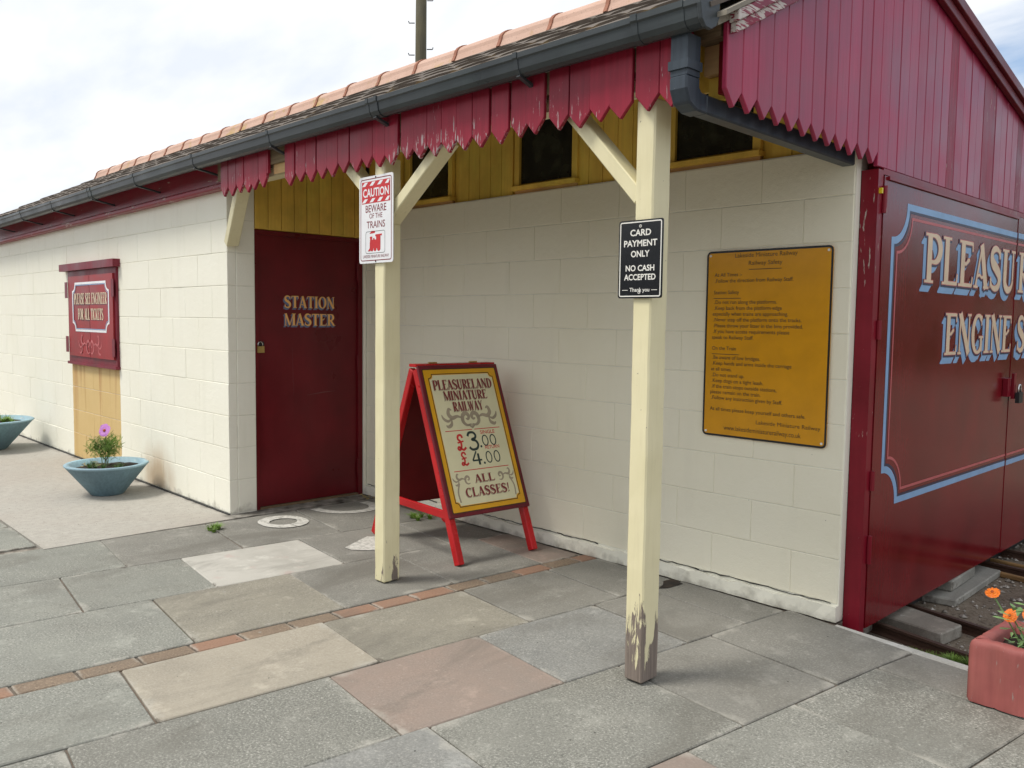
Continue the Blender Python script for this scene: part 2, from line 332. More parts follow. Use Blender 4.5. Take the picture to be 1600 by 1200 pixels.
def apron_mat():
    k = N('rough_concrete'); p = k.pos()
    w = k.noise(k.mapv(p, (26, 15, 1)), 1.0, 10, 0.78, dist=0.6)
    c = k.mix(k.ramp(w, 0.30, 0.70), (0.33, 0.312, 0.278), (0.46, 0.44, 0.398))
    f = k.noise(p, 1.4, 4); c = k.mix(k.math('MULTIPLY', k.ramp(f, 0.45, 0.7), 0.4), c, (0.38, 0.335, 0.29))
    n = k.noise(p, 110, 3, 0.7); c = k.mix(k.math('MULTIPLY', k.ramp(n, 0.42, 0.3), 0.6), c, (0.10, 0.085, 0.07))
    v = k.vor(p, 13); c = k.mix(k.ramp(v, 0.055, 0.045), c, (0.035, 0.03, 0.025))
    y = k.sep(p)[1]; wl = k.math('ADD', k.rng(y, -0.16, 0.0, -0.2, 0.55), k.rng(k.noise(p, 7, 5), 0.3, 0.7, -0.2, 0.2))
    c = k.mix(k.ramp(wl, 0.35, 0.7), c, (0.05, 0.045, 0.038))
    k.base(c); k.rough(0.9); k.b.inputs['Specular IOR Level'].default_value = 0.2
    pv = k.bump(w, 0.5, 0.005); k.bump(n, 0.4, 0.002, pv); return k.m
M['apron'] = apron_mat()
def ground_mat():
    k = N('dirt_and_cinders'); p = k.pos()
    f = k.noise(p, 1.2, 8, 0.65); c = k.mix(k.ramp(f, 0.35, 0.65), (0.14, 0.105, 0.08), (0.20, 0.165, 0.125))
    v = k.noise(p, 60, 4, 0.7); c = k.mix(k.math('MULTIPLY', k.ramp(v, 0.5, 0.62), 0.5), c, (0.26, 0.22, 0.18))
    c = k.mix(k.math('MULTIPLY', k.ramp(v, 0.45, 0.35), 0.7), c, (0.05, 0.04, 0.035))
    g = k.noise(p, 0.25, 5); c = k.mix(k.math('MULTIPLY', k.ramp(g, 0.5, 0.65), k.rng(k.sep(p)[0], 12, 25, 0, 0.9)), c, (0.07, 0.10, 0.035))
    k.base(c); k.rough(0.95); k.b.inputs['Specular IOR Level'].default_value = 0.1; k.bump(v, 0.8, 0.012); return k.m
M['ground'] = ground_mat()
def tile_mat(name, a, b, moss, terra=False):
    k = N(name); p = k.pos(); r = k.rnd()
    f = k.noise(p, 5, 5); c = k.mix(k.ramp(f, 0.3, 0.7), a, b); c = k.mix(k.rng(r, 0, 1, 0, 0.4), c, tuple(x * 0.75 for x in b))
    m = k.noise(p, 14, 6, 0.7); c = k.mix(k.ramp(m, 0.60, 0.66), c, moss)
    if terra:
        y = k.noise(p, 3, 6, 0.7); c = k.mix(k.math('MULTIPLY', k.ramp(y, 0.58, 0.66), 0.6), c, (0.42, 0.30, 0.06))
    s = k.noise(p, 90, 3, 0.7); c = k.mix(k.math('MULTIPLY', k.ramp(s, 0.4, 0.3), 0.5), c, (0.05, 0.04, 0.035))
    k.base(c); k.rough(0.85); k.bump(s, 0.5, 0.003); return k.m
M['tile'] = tile_mat('weathered_roof_tile', (0.095, 0.075, 0.062), (0.14, 0.115, 0.092), (0.19, 0.175, 0.14))
M['ridge'] = tile_mat('terracotta_ridge_tile', (0.51, 0.325, 0.25), (0.59, 0.40, 0.32), (0.46, 0.30, 0.20), True)
M['ridge_edge'] = tile_mat('terracotta_collar', (0.30, 0.12, 0.075), (0.36, 0.16, 0.10), (0.25, 0.12, 0.08))
M['verge'] = tile_mat('verge_mortar', (0.22, 0.20, 0.16), (0.30, 0.27, 0.22), (0.12, 0.11, 0.08))
def peb():
    k = N('pebbles'); c = k.mix(k.rnd(), (0.2, 0.18, 0.16), (0.6, 0.58, 0.55)); k.base(k.mix(k.ramp(k.noise(k.pos(), 12, 2), .4, .6), (0.14, .12, .1), (0.42, .39, .35))); k.rough(0.9); return k.m
M['pebble'] = peb()

# ------------------------------------------------------------ geometry helpers
def finish(bm, name):
    me = bpy.data.meshes.new(name); bm.normal_update(); bm.to_mesh(me); bm.free(); return me
def link(name, me, mat=None, parent=None, loc=None, rot=None):
    o = bpy.data.objects.new(name, me); C.objects.link(o)
    if mat is not None and me is not None and len(me.materials) == 0: me.materials.append(M[mat] if isinstance(mat, str) else mat)
    if parent is not None: o.parent = parent
    if loc is not None: o.location = loc
    if rot is not None: o.rotation_euler = rot
    return o
def put(name, bm, mat, parent=None, loc=None, rot=None, bevel=0.0, smooth=False, seg=1):
    if bevel > 0:
        bmesh.ops.bevel(bm, geom=[e for e in bm.edges if len(e.link_faces) == 2 and e.calc_face_angle(0) > 0.5], offset=bevel, segments=seg, affect='EDGES', profile=0.6)
    me = finish(bm, name)
    if smooth:
        for f in me.polygons: f.use_smooth = True
    return link(name, me, mat, parent, loc, rot)
def thing(name, label, cat, loc=(0, 0, 0), rot=(0, 0, 0), group=None):
    o = link(name, None, None, None, loc, rot); o['label'] = label; o['category'] = cat
    if group: o['group'] = group
    return o
def tag(o, label, cat, group=None):
    o['label'] = label; o['category'] = cat
    if group: o['group'] = group
    return o
def box(bm, x0, x1, y0, y1, z0, z1):
    v = [bm.verts.new(p) for p in ((x0, y0, z0), (x1, y0, z0), (x1, y1, z0), (x0, y1, z0), (x0, y0, z1), (x1, y0, z1), (x1, y1, z1), (x0, y1, z1))]
    for f in ((3, 2, 1, 0), (4, 5, 6, 7), (0, 1, 5, 4), (1, 2, 6, 5), (2, 3, 7, 6), (3, 0, 4, 7)): bm.faces.new([v[i] for i in f])
    return bm
def B(*a): return box(bmesh.new(), *a)
def prism(bm, poly, t, frame):
    """poly in (u,v), thickness t along n; frame=(origin,u,v,n)"""
    O, U, V, Nn = (Vector(q) for q in frame)
    a = [bm.verts.new(O + U * p[0] + V * p[1]) for p in poly]; b = [bm.verts.new(O + U * p[0] + V * p[1] + Nn * t) for p in poly]
    n = len(poly)
    bm.faces.new(a[::-1]); bm.faces.new(b)
    for i in range(n): bm.faces.new((a[i], a[(i + 1) % n], b[(i + 1) % n], b[i]))
    return bm
def fixn(bm):
    bmesh.ops.recalc_face_normals(bm, faces=bm.faces); return bm
def tube(bm, pts, rad, seg=8, cap=True):
    pts = [Vector(p) for p in pts]; rings = []
    rads = rad if isinstance(rad, (list, tuple)) else [rad] * len(pts)
    for i, p in enumerate(pts):
        d = (pts[min(i + 1, len(pts) - 1)] - pts[max(i - 1, 0)]).normalized()
        a = d.orthogonal().normalized() if i == 0 else (rings_a - d * rings_a.dot(d)).normalized()
        rings_a = a; b = d.cross(a)
        rings.append([bm.verts.new(p + (a * math.cos(t) + b * math.sin(t)) * rads[i]) for t in [2 * math.pi * k / seg for k in range(seg)]])
    for r, s in zip(rings, rings[1:]):
        for k in range(seg): bm.faces.new((r[k], r[(k + 1) % seg], s[(k + 1) % seg], s[k]))
    if cap: bm.faces.new(rings[0][::-1]); bm.faces.new(rings[-1])
    return bm
def bar(bm, p, q, w, h, up=(0, 0, 1)):
    """rectangular timber from p to q; w across, h along 'up'"""
    p, q = Vector(p), Vector(q); d = (q - p).normalized(); up = Vector(up); s = d.cross(up).normalized(); u = s.cross(d).normalized()
    vs = []
    for c in (p, q):
        for a, b in ((-1, -1), (1, -1), (1, 1), (-1, 1)): vs.append(bm.verts.new(c + s * a * w / 2 + u * b * h / 2))
    for f in ((3, 2, 1, 0), (4, 5, 6, 7), (0, 1, 5, 4), (1, 2, 6, 5), (2, 3, 7, 6), (3, 0, 4, 7)): bm.faces.new([vs[i] for i in f])
    return fixn(bm)
def cr(pts, n=6):
    """Catmull-Rom through pts (tuples of any length)"""
    P = [pts[0]] + list(pts) + [pts[-1]]; out = []
    for i in range(1, len(P) - 2):
        for k in range(n):
            t = k / n
            out.append(tuple(0.5 * ((2 * b) + (-a + c) * t + (2 * a - 5 * b + 4 * c - d) * t * t + (-a + 3 * b - 3 * c + d) * t ** 3) for a, b, c, d in zip(P[i - 1], P[i], P[i + 1], P[i + 2])))
    out.append(tuple(pts[-1])); return out
def ribbon(bm, pts, widths, frame, lift):
    O, U, V, Nn = frame; O = O + Nn * lift
    prev = None
    for i, p in enumerate(pts):
        a = pts[max(i - 1, 0)]; b = pts[min(i + 1, len(pts) - 1)]
        dx, dy = b[0] - a[0], b[1] - a[1]; L = math.hypot(dx, dy) or 1; nx, ny = -dy / L, dx / L
        w = widths[i] / 2
        l_ = bm.verts.new(O + U * (p[0] + nx * w) + V * (p[1] + ny * w)); r_ = bm.verts.new(O + U * (p[0] - nx * w) + V * (p[1] - ny * w))
        if prev: bm.faces.new((prev[0], prev[1], r_, l_))
        prev = (l_, r_)
def quadp(bm, x0, y0, x1, y1, frame, lift):
    O, U, V, Nn = frame; O = O + Nn * lift
    bm.faces.new([bm.verts.new(O + U * a + V * b) for a, b in ((x0, y0), (x1, y0), (x1, y1), (x0, y1))])
def polyp(bm, pts, frame, lift):
    O, U, V, Nn = frame; O = O + Nn * lift
    f = bm.faces.new([bm.verts.new(O + U * a + V * b) for a, b in pts]); return f
def FR(o, u, v):
    u, v = Vector(u).normalized(), Vector(v).normalized(); return (Vector(o), u, v, u.cross(v))

# ---- a small signwriter's serif alphabet: strokes of (points, widths), unit cap height
T_, t_ = 0.185, 0.055
def arc(cx, cy, rx, ry, a0, a1, n=14): return [(cx + rx * math.cos(math.radians(a0 + (a1 - a0) * i / n)), cy + ry * math.sin(math.radians(a0 + (a1 - a0) * i / n))) for i in range(n + 1)]
def aw(pts, cx, rx, thin=t_, thick=T_): return [thin + (thick - thin) * min(1, abs(p[0] - cx) / rx) ** 1.3 for p in pts]
def stem(x, w=T_, y0=0.0, y1=1.0, serif=(1, 1)):
    s = [([(x, y0), (x, y1)], [w, w])]
    if serif[0]: s.append(([(x - w / 2 - .06, y0 + .02), (x + w / 2 + .06, y0 + .02)], [.04, .04]))
    if serif[1]: s.append(([(x - w / 2 - .06, y1 - .02), (x + w / 2 + .06, y1 - .02)], [.04, .04]))
    return s
def bowlp(x, cy, rx, ry):
    a = arc(x, cy, rx, ry, 90, -90); return (a, aw(a, x, rx))
def ln(x0, y0, x1, y1, w): return ([(x0, y0), (x1, y1)], [w, w])
Scur = cr([(.47, .76), (.44, .90), (.30, .975), (.15, .92), (.10, .76), (.17, .62), (.31, .51), (.45, .38), (.49, .22), (.42, .07), (.27, .02), (.13, .08), (.08, .25)], 4)
def swid(n): return [t_ + (T_ * 1.05 - t_) * math.sin(math.pi * i / (n - 1)) ** 2.0 + .01 for i in range(n)]
Ccur = arc(.36, .5, .27, .48, 48, 312, 24)
GLY = {
 'P': (.62, stem(.17) + [ln(.17, .975, .30, .975, t_), ln(.17, .43, .30, .43, t_), bowlp(.30, .70, .24, .275)]),
 'L': (.62, stem(.17) + [ln(.17, .03, .56, .03, .06), ln(.56, .0, .585, .24, .05)]),
 'E': (.62, stem(.17) + [ln(.17, .03, .54, .03, .06), ln(.55, .0, .575, .22, .05), ln(.17, .97, .53, .97, .06), ln(.54, 1.0, .55, .80, .05), ([(.17, .50), (.30, .50), (.38, .58), (.44, .60)], [.05, .06, .08, .04])]),
 'F': (.58, stem(.17) + [ln(.17, .97, .53, .97, .06), ln(.54, 1.0, .55, .80, .05), ([(.17, .50), (.30, .50), (.38, .58), (.44, .60)], [.05, .06, .08, .04])]),
 'A': (.68, [ln(.10, 0, .33, 1.0, .07), ln(.31, 1.0, .56, 0, T_), ([(.15, .26), (.26, .30), (.36, .24), (.47, .28)], [.045, .05, .05, .045]), ln(.02, .02, .20, .02, .04), ln(.44, .02, .68, .02, .04)]),
 'S': (.58, [(Scur, swid(len(Scur))), ln(.49, .97, .48, .74, .04), ln(.07, .03, .08, .28, .04)]),
 'U': (.68, stem(.17, T_, .25, 1, (0, 1)) + stem(.55, .07, .28, 1, (0, 1)) + [(arc(.36, .27, .19, .25, 180, 360, 14), [T_ + (0.07 - T_) * i / 14 for i in range(15)])]),
 'R': (.66, stem(.17) + [ln(.17, .975, .30, .975, t_), ln(.17, .46, .30, .46, t_), bowlp(.30, .715, .22, .26), ln(.30, .48, .58, 0, .15), ln(.50, .02, .70, .02, .04)]),
 'N': (.72, stem(.13, .065) + stem(.59, .065, 0, 1, (0, 1)) + [ln(.12, 1.0, .60, 0.0, T_)]),
 'G': (.70, [(Ccur, aw(Ccur, .36, .27, .06, T_)), ln(.55, 0.05, .55, .42, .13), ln(.42, .42, .66, .42, .04), ln(.545, .97, .545, .72, .04)]),
 'C': (.64, [(Ccur, aw(Ccur, .36, .27, .06, T_)), ln(.545, .97, .545, .72, .04), ln(.545, .05, .545, .26, .03)]),
 'O': (.72, [(arc(.36, .5, .26, .48, 0, 360, 32), aw(arc(.36, .5, .26, .48, 0, 360, 32), .36, .26, .055, T_))]),
 'I': (.34, stem(.17)), 'T': (.62, stem(.31, T_, 0, 1, (1, 0)) + [ln(.05, .97, .57, .97, .06), ln(.05, 1.0, .035, .78, .05), ln(.57, 1.0, .585, .78, .05)]),
 'D': (.68, stem(.17) + [ln(.17, .975, .26, .975, t_), ln(.17, .025, .26, .025, t_), bowlp(.26, .5, .34, .475)]),
 'H': (.74, stem(.17) + stem(.57) + [ln(.17, .5, .57, .5, .055)]),
 'M': (.88, stem(.12, .065) + stem(.74) + [ln(.12, 1, .43, .02, .15), ln(.43, .02, .72, 1, .055)]),
 'K': (.68, stem(.17) + [ln(.22, .44, .54, .98, .06), ln(.30, .56, .60, 0, .15), ln(.44, .98, .64, .98, .04), ln(.50, .02, .70, .02, .04)]),
 'W': (.92, [ln(.10, 1, .28, 0, .14), ln(.28, 0, .44, .9, .055), ln(.42, 1, .62, 0, .14), ln(.62, 0, .80, 1, .055), ln(.0, .98, .2, .98, .04), ln(.70, .98, .90, .98, .04)]),
 'Y': (.66, stem(.33, .15, 0, .48, (1, 0)) + [ln(.10, 1, .33, .44, .14), ln(.33, .44, .56, 1, .055), ln(.0, .98, .2, .98, .04), ln(.46, .98, .66, .98, .04)]),
 '!': (.3, [([(.15, .30), (.17, 1.0)], [.05, .14]), ln(.15, .02, .15, .14, .12)]), ' ': (.30, []),
}
def serif_word(bm, text, frame, x0, x1, y, h, lift, extra=0.0, dx=0.0, dy=0.0, step=0.00006):
    adv = [GLY[c][0] for c in text]; tot = sum(adv); sx = (x1 - x0) / tot; cx = x0
    for c, a in zip(text, adv):
        for si, (pts, ws) in enumerate(GLY[c][1]):
            # widths scale with h mainly; horizontal squeeze applied to the points
            wk = 0.5 * (sx + h)
            P = [(cx + p[0] * sx + dx, y + p[1] * h + dy) for p in pts]
            P2 = P
            if extra and len(P) >= 2:   # grow the ends too
                def ext(p, q):
                    L = math.hypot(p[0] - q[0], p[1] - q[1]) or 1; return (p[0] + (p[0] - q[0]) / L * extra / 2, p[1] + (p[1] - q[1]) / L * extra / 2)
                P2 = [ext(P[0], P[1])] + P[1:-1] + [ext(P[-1], P[-2])]
            ribbon(bm, P2, [w * wk + extra for w in ws], frame, lift + si * step)
        cx += a * sx
def serif_block(parent, name, text, frame, x0, x1, y, h, lift, face, shadow=None, outline=None, edge=None, sdx=0, sdy=0, ns=6):
    out = []
    if shadow:
        bm = bmesh.new()
        for k in range(ns, 0, -1): serif_word(bm, text, frame, x0, x1, y, h, lift + (ns - k) * 0.00008, 0, sdx * k / ns, sdy * k / ns, 0.00001)
        out.append(put(name + '_shadow', bm, shadow, parent)); lift += 0.0009
    if outline:
        bm = bmesh.new(); serif_word(bm, text, frame, x0, x1, y, h, lift, h * 0.075, sdx * .12, sdy * .12); out.append(put(name + '_outline', bm, outline, parent)); lift += 0.0006
    if edge:
        bm = bmesh.new(); serif_word(bm, text, frame, x0, x1, y, h, lift, h * 0.030); out.append(put(name + '_edge', bm, edge, parent)); lift += 0.0006
    bm = bmesh.new(); serif_word(bm, text, frame, x0, x1, y, h, lift); out.append(put(name, bm, face, parent))
    return out

def text_bm(bm, s, frame, x, y, size, lift, width=None, align='L', bold=0.0, shear=0.0):
    """plain sans lettering laid flat on a sign"""
    cu = bpy.data.curves.new('t', 'FONT'); cu.body = s; cu.size = size; cu.offset = bold * size; cu.shear = shear
    cu.resolution_u = 3; cu.fill_mode = 'FRONT'
    o = bpy.data.objects.new('t', cu); C.objects.link(o)
    dg = bpy.context.evaluated_depsgraph_get(); me = bpy.data.meshes.new_from_object(o.evaluated_get(dg))
    bpy.data.objects.remove(o); bpy.data.curves.remove(cu)
    xs = [v.co.x for v in me.vertices]
    if not xs: return
    a, b = min(xs), max(xs); k = 1.0 if width is None else width / (b - a)
    w = (b - a) * k
    ox = x if align == 'L' else (x - w / 2 if align == 'C' else x - w)
    O, U, V, Nn = frame; O = O + Nn * lift
    vs = [bm.verts.new(O + U * ((v.co.x - a) * k + ox) + V * (v.co.y + y)) for v in me.vertices]
    for p in me.polygons:
        try: bm.faces.new([vs[i] for i in p.vertices])
        except ValueError: pass
    bpy.data.meshes.remove(me)

def rrect(x0, y0, x1, y1, r, n=4):
    out = []
    for cx, cy, a in ((x1 - r, y0 + r, -90), (x1 - r, y1 - r, 0), (x0 + r, y1 - r, 90), (x0 + r, y0 + r, 180)):
        out += arc(cx, cy, r, r, a, a + 90, n)
    return out
def notch(x0, y0, x1, y1, r, n=6):
    """rectangle whose corners are scooped out by quarter circles"""
    out = []
    for cx, cy, a in ((x1, y0, 180), (x1, y1, 270), (x0, y1, 0), (x0, y0, 90)):
        out += arc(cx, cy, r, r, a, a - 90, n)
    return out
def loop_strip(bm, pts, w, frame, lift):
    """closed line of constant width, mitred"""
    n = len(pts); O, U, V, Nn = frame; O = O + Nn * lift; vi, vo = [], []
    for i in range(n):
        a, p, b = pts[i - 1], pts[i], pts[(i + 1) % n]
        d1 = Vector((p[0] - a[0], p[1] - a[1])); d2 = Vector((b[0] - p[0], b[1] - p[1]))
        if d1.length < 1e-7: d1 = d2
        if d2.length < 1e-7: d2 = d1
        d1.normalize(); d2.normalize(); n1 = Vector((-d1.y, d1.x)); n2 = Vector((-d2.y, d2.x)); m = (n1 + n2)
        if m.length < 1e-6: m = n1
        m.normalize(); k = (w / 2) / max(0.45, m.dot(n1))
        vi.append(bm.verts.new(O + U * (p[0] + m.x * k) + V * (p[1] + m.y * k))); vo.append(bm.verts.new(O + U * (p[0] - m.x * k) + V * (p[1] - m.y * k)))
    for i in range(n): bm.faces.new((vi[i], vo[i], vo[(i + 1) % n], vi[(i + 1) % n]))
def scroll(bm, frame, x, y, s, lift, flip=1, w=0.012):
    """one acanthus scroll growing sideways from (x,y), size s"""
    def R_(pts, ws): ribbon(bm, [(x + flip * p[0] * s, y + p[1] * s) for p in pts], [q * s for q in ws], frame, lift)
    sp = cr([(.0, -.30), (.22, -.34), (.40, -.16), (.36, .12), (.18, .22), (.04, .10), (.10, -.06), (.22, -.02)], 5)
    R_(sp, [w * 10 * (0.35 + math.sin(math.pi * i / (len(sp) - 1))) for i in range(len(sp))])
    s2 = cr([(.40, .0), (.66, .10), (.95, .04), (1.12, .22), (1.05, .46), (.92, .40)], 5)
    R_(s2, [w * 10 * (0.3 + 1.0 * math.sin(math.pi * i / (len(s2) - 1))) for i in range(len(s2))])
    s3 = cr([(.95, .04), (1.20, -.10), (1.42, .02), (1.50, .22)], 5); R_(s3, [w * 10 * (0.2 + .7 * math.sin(math.pi * i / (len(s3) - 1))) for i in range(len(s3))])
    s4 = cr([(1.0, -.02), (1.06, -.26), (1.25, -.36), (1.36, -.28)], 5); R_(s4, [w * 10 * (0.2 + .9 * math.sin(math.pi * i / (len(s4) - 1))) for i in range(len(s4))])

# ============================================================ GROUND
g = bmesh.new()
gv = [g.verts.new(p) for p in ((-300, -300, -0.14), (300, -300, -0.14), (300, 300, -0.14), (-300, 300, -0.14))]; g.faces.new(gv)
o = put('ground', g, 'ground'); o['kind'] = 'structure'
# platform body whose top (-0.008) shows in the joints between slabs
def plat_y(x): return 1.083 - 0.10 * (x - 3.79)
bm = bmesh.new()
prism(bm, [(0.0, -14), (14, -14), (14, plat_y(14)), (3.792, plat_y(3.792)), (3.792, 1.6), (0.0, 1.6)], 0.125, ((0, 0, -0.135), (1, 0, 0), (0, 1, 0), (0, 0, 1)))
paving = put('pavement', fixn(bm), 'joint'); paving['kind'] = 'structure'
# concrete apron on the left
bm = bmesh.new()
prism(bm, [(-14, -1.16), (0.115, -1.195), (0.105, -0.5), (0.115, 0.0), (0.135, 0.5), (0.16, 1.12), (-14, 1.12)], 0.139, ((0, 0, -0.135), (1, 0, 0), (0, 1, 0), (0, 0, 1)))
apron = put('concrete_path', fixn(bm), 'apron'); apron['kind'] = 'structure'
bm = bmesh.new(); prism(bm, [(-14, -14), (-0.004, -14), (-0.004, -1.20), (-14, -1.165)], 0.125, ((0, 0, -0.135), (1, 0, 0), (0, 1, 0), (0, 0, 1)))
o = put('pavement', fixn(bm), 'joint'); o['kind'] = 'structure'; pav2 = o

lines = [(-14.3, 0), (-0.0, 0.02), (0.125, 0.045), (0.865, 0.095), (1.505, 0.095), (2.165, 0.08), (2.275, 0.08), (2.83, 0.10), (3.42, 0.12), (4.04, 0.12), (4.63, 0.12)]
def lx(l, y): return l[0] + l[1] * y
def slab(l0, l1, y0, y1, mat, parent, gap=0.006, dz=0.0, right_clip=None, name='paving_slab'):
    """slab between course lines l0,l1 and cross joints y0<y1 (given on l0; joints run back slightly towards the building's left)"""
    def c(l, yj):   # intersection of course line l with cross joint starting at (l0,yj)
        yy = yj - 0.12 * (lx(l, yj) - lx(l0, yj)); return (lx(l, yy), yy)
    a, b, d, e = c(l0, y0), c(l1, y0), c(l1, y1), c(l0, y1)
    lim = lambda p: (p[0], min(p[1], plat_y(p[0]) - 0.045 if p[0] > 3.78 else 1.105))
    a, b, d, e = lim(a), lim(b), lim(d), lim(e)
    if abs(e[1] - a[1]) < 0.03: return
    j = lambda: random.uniform(-.003, .003)
    g2 = gap / 2
    poly = [(a[0] + g2 + j(), a[1] + g2 + j()), (b[0] - g2 + j(), b[1] + g2 + j()), (d[0] - g2 + j(), d[1] - g2 + j()), (e[0] + g2 + j(), e[1] - g2 + j())]
    bm = bmesh.new(); prism(bm, poly, 0.03, ((0, 0, -0.03 + dz), (1, 0, 0), (0, 1, 0), (0, 0, 1))); fixn(bm)
    tilt = random.uniform(-.0015, .0015)
    for v in bm.verts:
        if v.co.z > -0.02: v.co.z += tilt * (v.co.y - poly[0][1]) * 2 + random.uniform(-.0008, .0008)
    put(name, bm, mat, parent, bevel=0.004)
def course(i0, i1, joints, mats, parent=paving, extra_len=0.75):
    js = list(joints)
    while js[0] > -9: js.insert(0, js[0] - extra_len * random.choice((0.85, 1, 1.15))); mats = [random.choice(('slab_grey', 'slab_green', 'slab_grey', 'slab_smooth', 'slab_beige'))] + list(mats)
    for k in range(len(js) - 1):
        if js[k + 1] < -6.5: continue
        slab(lines[i0], lines[i1], js[k], js[k + 1], mats[k], parent, dz=random.uniform(-.0015, .0015))
G, GG, SM, BL, BE, OL, PI_, WH = 'slab_grey', 'slab_green', 'slab_smooth', 'slab_blue', 'slab_beige', 'slab_olive', 'slab_pink', 'slab_white'
course(2, 3, [-1.60, -0.88, -0.225, 0.42, 1.10], [GG, SM, SM, SM])
course(3, 4, [-1.95, -1.29, -0.68, 0.03, 0.74, 1.15], [GG, GG, WH, SM, SM])
course(4, 5, [-1.80, -1.07, -0.37, 0.26, 0.86, 1.15], [GG, OL, SM, SM, PI_])
course(6, 7, [-2.25, -1.48, -0.63, 0.14, 0.72, 1.15], [GG, BE, OL, SM, SM])
course(7, 8, [-2.55, -1.82, -0.92, -0.22, 0.47, 0.86, 1.15], [G, G, PI_, BL, SM, SM])
course(8, 9, [-1.65, -0.89, -0.02, 0.54, 1.15], [BL, G, SM, SM])
course(9, 10, [-1.05, -0.385, 0.185, 0.74, 1.10], [PI_, G, G, SM])
L11 = (5.24, .12); lines += [L11, (5.85, .12), (6.45, .12), (7.05, .12)]
for i, js in ((10, [-1.4, -0.7, 0.05, 0.62, 1.1]), (11, [-1.2, -0.4, 0.35, 1.0]), (12, [-1.3, -0.5, 0.1, 0.95]), (13, [-1.2, -0.4, 0.35, 0.9])):
    if i + 1 < len(lines): course(i, i + 1, js, [G, SM, G, GG][:len(js) - 1])
# rows running along the apron's front, left of the paving
for r in range(6):
    x1 = -0.012
    while x1 > -8:
        x0 = x1 - random.choice((0.60, 0.9)); y1 = -1.205 - r * 0.62
        if r == 0 or random.random() < 0.98:
            bm = bmesh.new(); prism(bm, [(x0 + .004, y1 - .61), (x1 - .004, y1 - .615), (x1 - .004, y1 + .003), (x0 + .004, y1 + .01)], .03, ((0, 0, -.03), (1, 0, 0), (0, 1, 0), (0, 0, 1)))
            put('paving_slab', fixn(bm), random.choice((GG, GG, SM)), pav2, bevel=0.004)
        x1 = x0
# brick strip
y = -4.6; k = 0
while y < 1.05:
    L = 0.212 + random.uniform(-.01, .01)
    a, b = lx(lines[5], y), lx(lines[6], y); a2, b2 = lx(lines[5], y + L), lx(lines[6], y + L)
    bm = bmesh.new(); prism(bm, [(a + .007, y + .003), (b - .007, y + .003), (b2 - .007, min(1.1, y + L - .003)), (a2 + .007, min(1.1, y + L - .003))], .03, ((0, 0, -.031), (1, 0, 0), (0, 1, 0), (0, 0, 1)))
    put('brick', fixn(bm), random.choice(('brick_red', 'brick_brown', 'brick_brown')) if k % 4 else 'brick_red', paving, bevel=0.004)
    y += L + .003; k += 1
# worn white line on the platform edge, a kerb of its own
x = 3.80
while x < 9:
    L = 0.60
    bm = bmesh.new(); prism(bm, [(x, plat_y(x) - .043), (x + L - .006, plat_y(x + L) - .043), (x + L - .006, plat_y(x + L) + .006), (x, plat_y(x) + .006)], .13, ((0, 0, -.129), (1, 0, 0), (0, 1, 0), (0, 0, 1)))
    put('edging_stone', fixn(bm), 'edge_paint', paving, bevel=0.006); x += L
# painted marks on the slabs
def pmark_mat():
    k = N('worn_road_paint'); p = k.pos(); n = k.noise(p, 30, 6, 0.75)
    k.base(k.mix(k.ramp(n, 0.36, 0.54), (0.32, 0.315, 0.285), (0.60, 0.59, 0.545))); k.rough(0.85); return k.m
M['mark'] = pmark_mat()
fz = (Vector((0, 0, 0.0042)), Vector((1, 0, 0)), Vector((0, 1, 0)), Vector((0, 0, 1)))
bm = bmesh.new(); a = arc(.405, .18, .135, .125, 0, 360, 40)
ribbon(bm, a, [.060 + .030 * abs(math.cos(math.radians(9 * i))) for i in range(41)], fz, 0); put('painted_letter', bm, 'mark', paving)
bm = bmesh.new(); u = cr([(.20, .54), (.30, .55), (.42, .62), (.48, .74), (.46, .86), (.36, .93), (.24, .93)], 6)
ribbon(bm, u, [.075] * len(u), fz, 0); put('painted_letter', bm, 'mark', paving)
bm = bmesh.new(); polyp(bm, [(1.23, .13), (1.30, .13), (1.42, .25), (1.33, .42), (1.15, .42), (1.10, .38), (1.12, .33)], fz, 0); fixn(bm); put('painted_triangle', bm, 'mark', paving)
# flat dark patch painted in place of a shadowy hole by the wall
bm = bmesh.new(); fzz = (Vector((0, 0, 0.0030)), Vector((1, 0, 0)), Vector((0, 1, 0)), Vector((0, 0, 1)))
polyp(bm, [(2.90, 1.09), (2.89, 1.02), (2.93, .96), (2.945, .90), (2.975, .94), (2.985, 1.06)], fzz, 0); fixn(bm); put('hole_shade_patch', bm, 'soil', paving)

# ============================================================ STATION BUILDING
bd = thing('station_building', 'cream block miniature railway station with maroon gable, valance and tiled roof', 'building')
CH = 0.2226
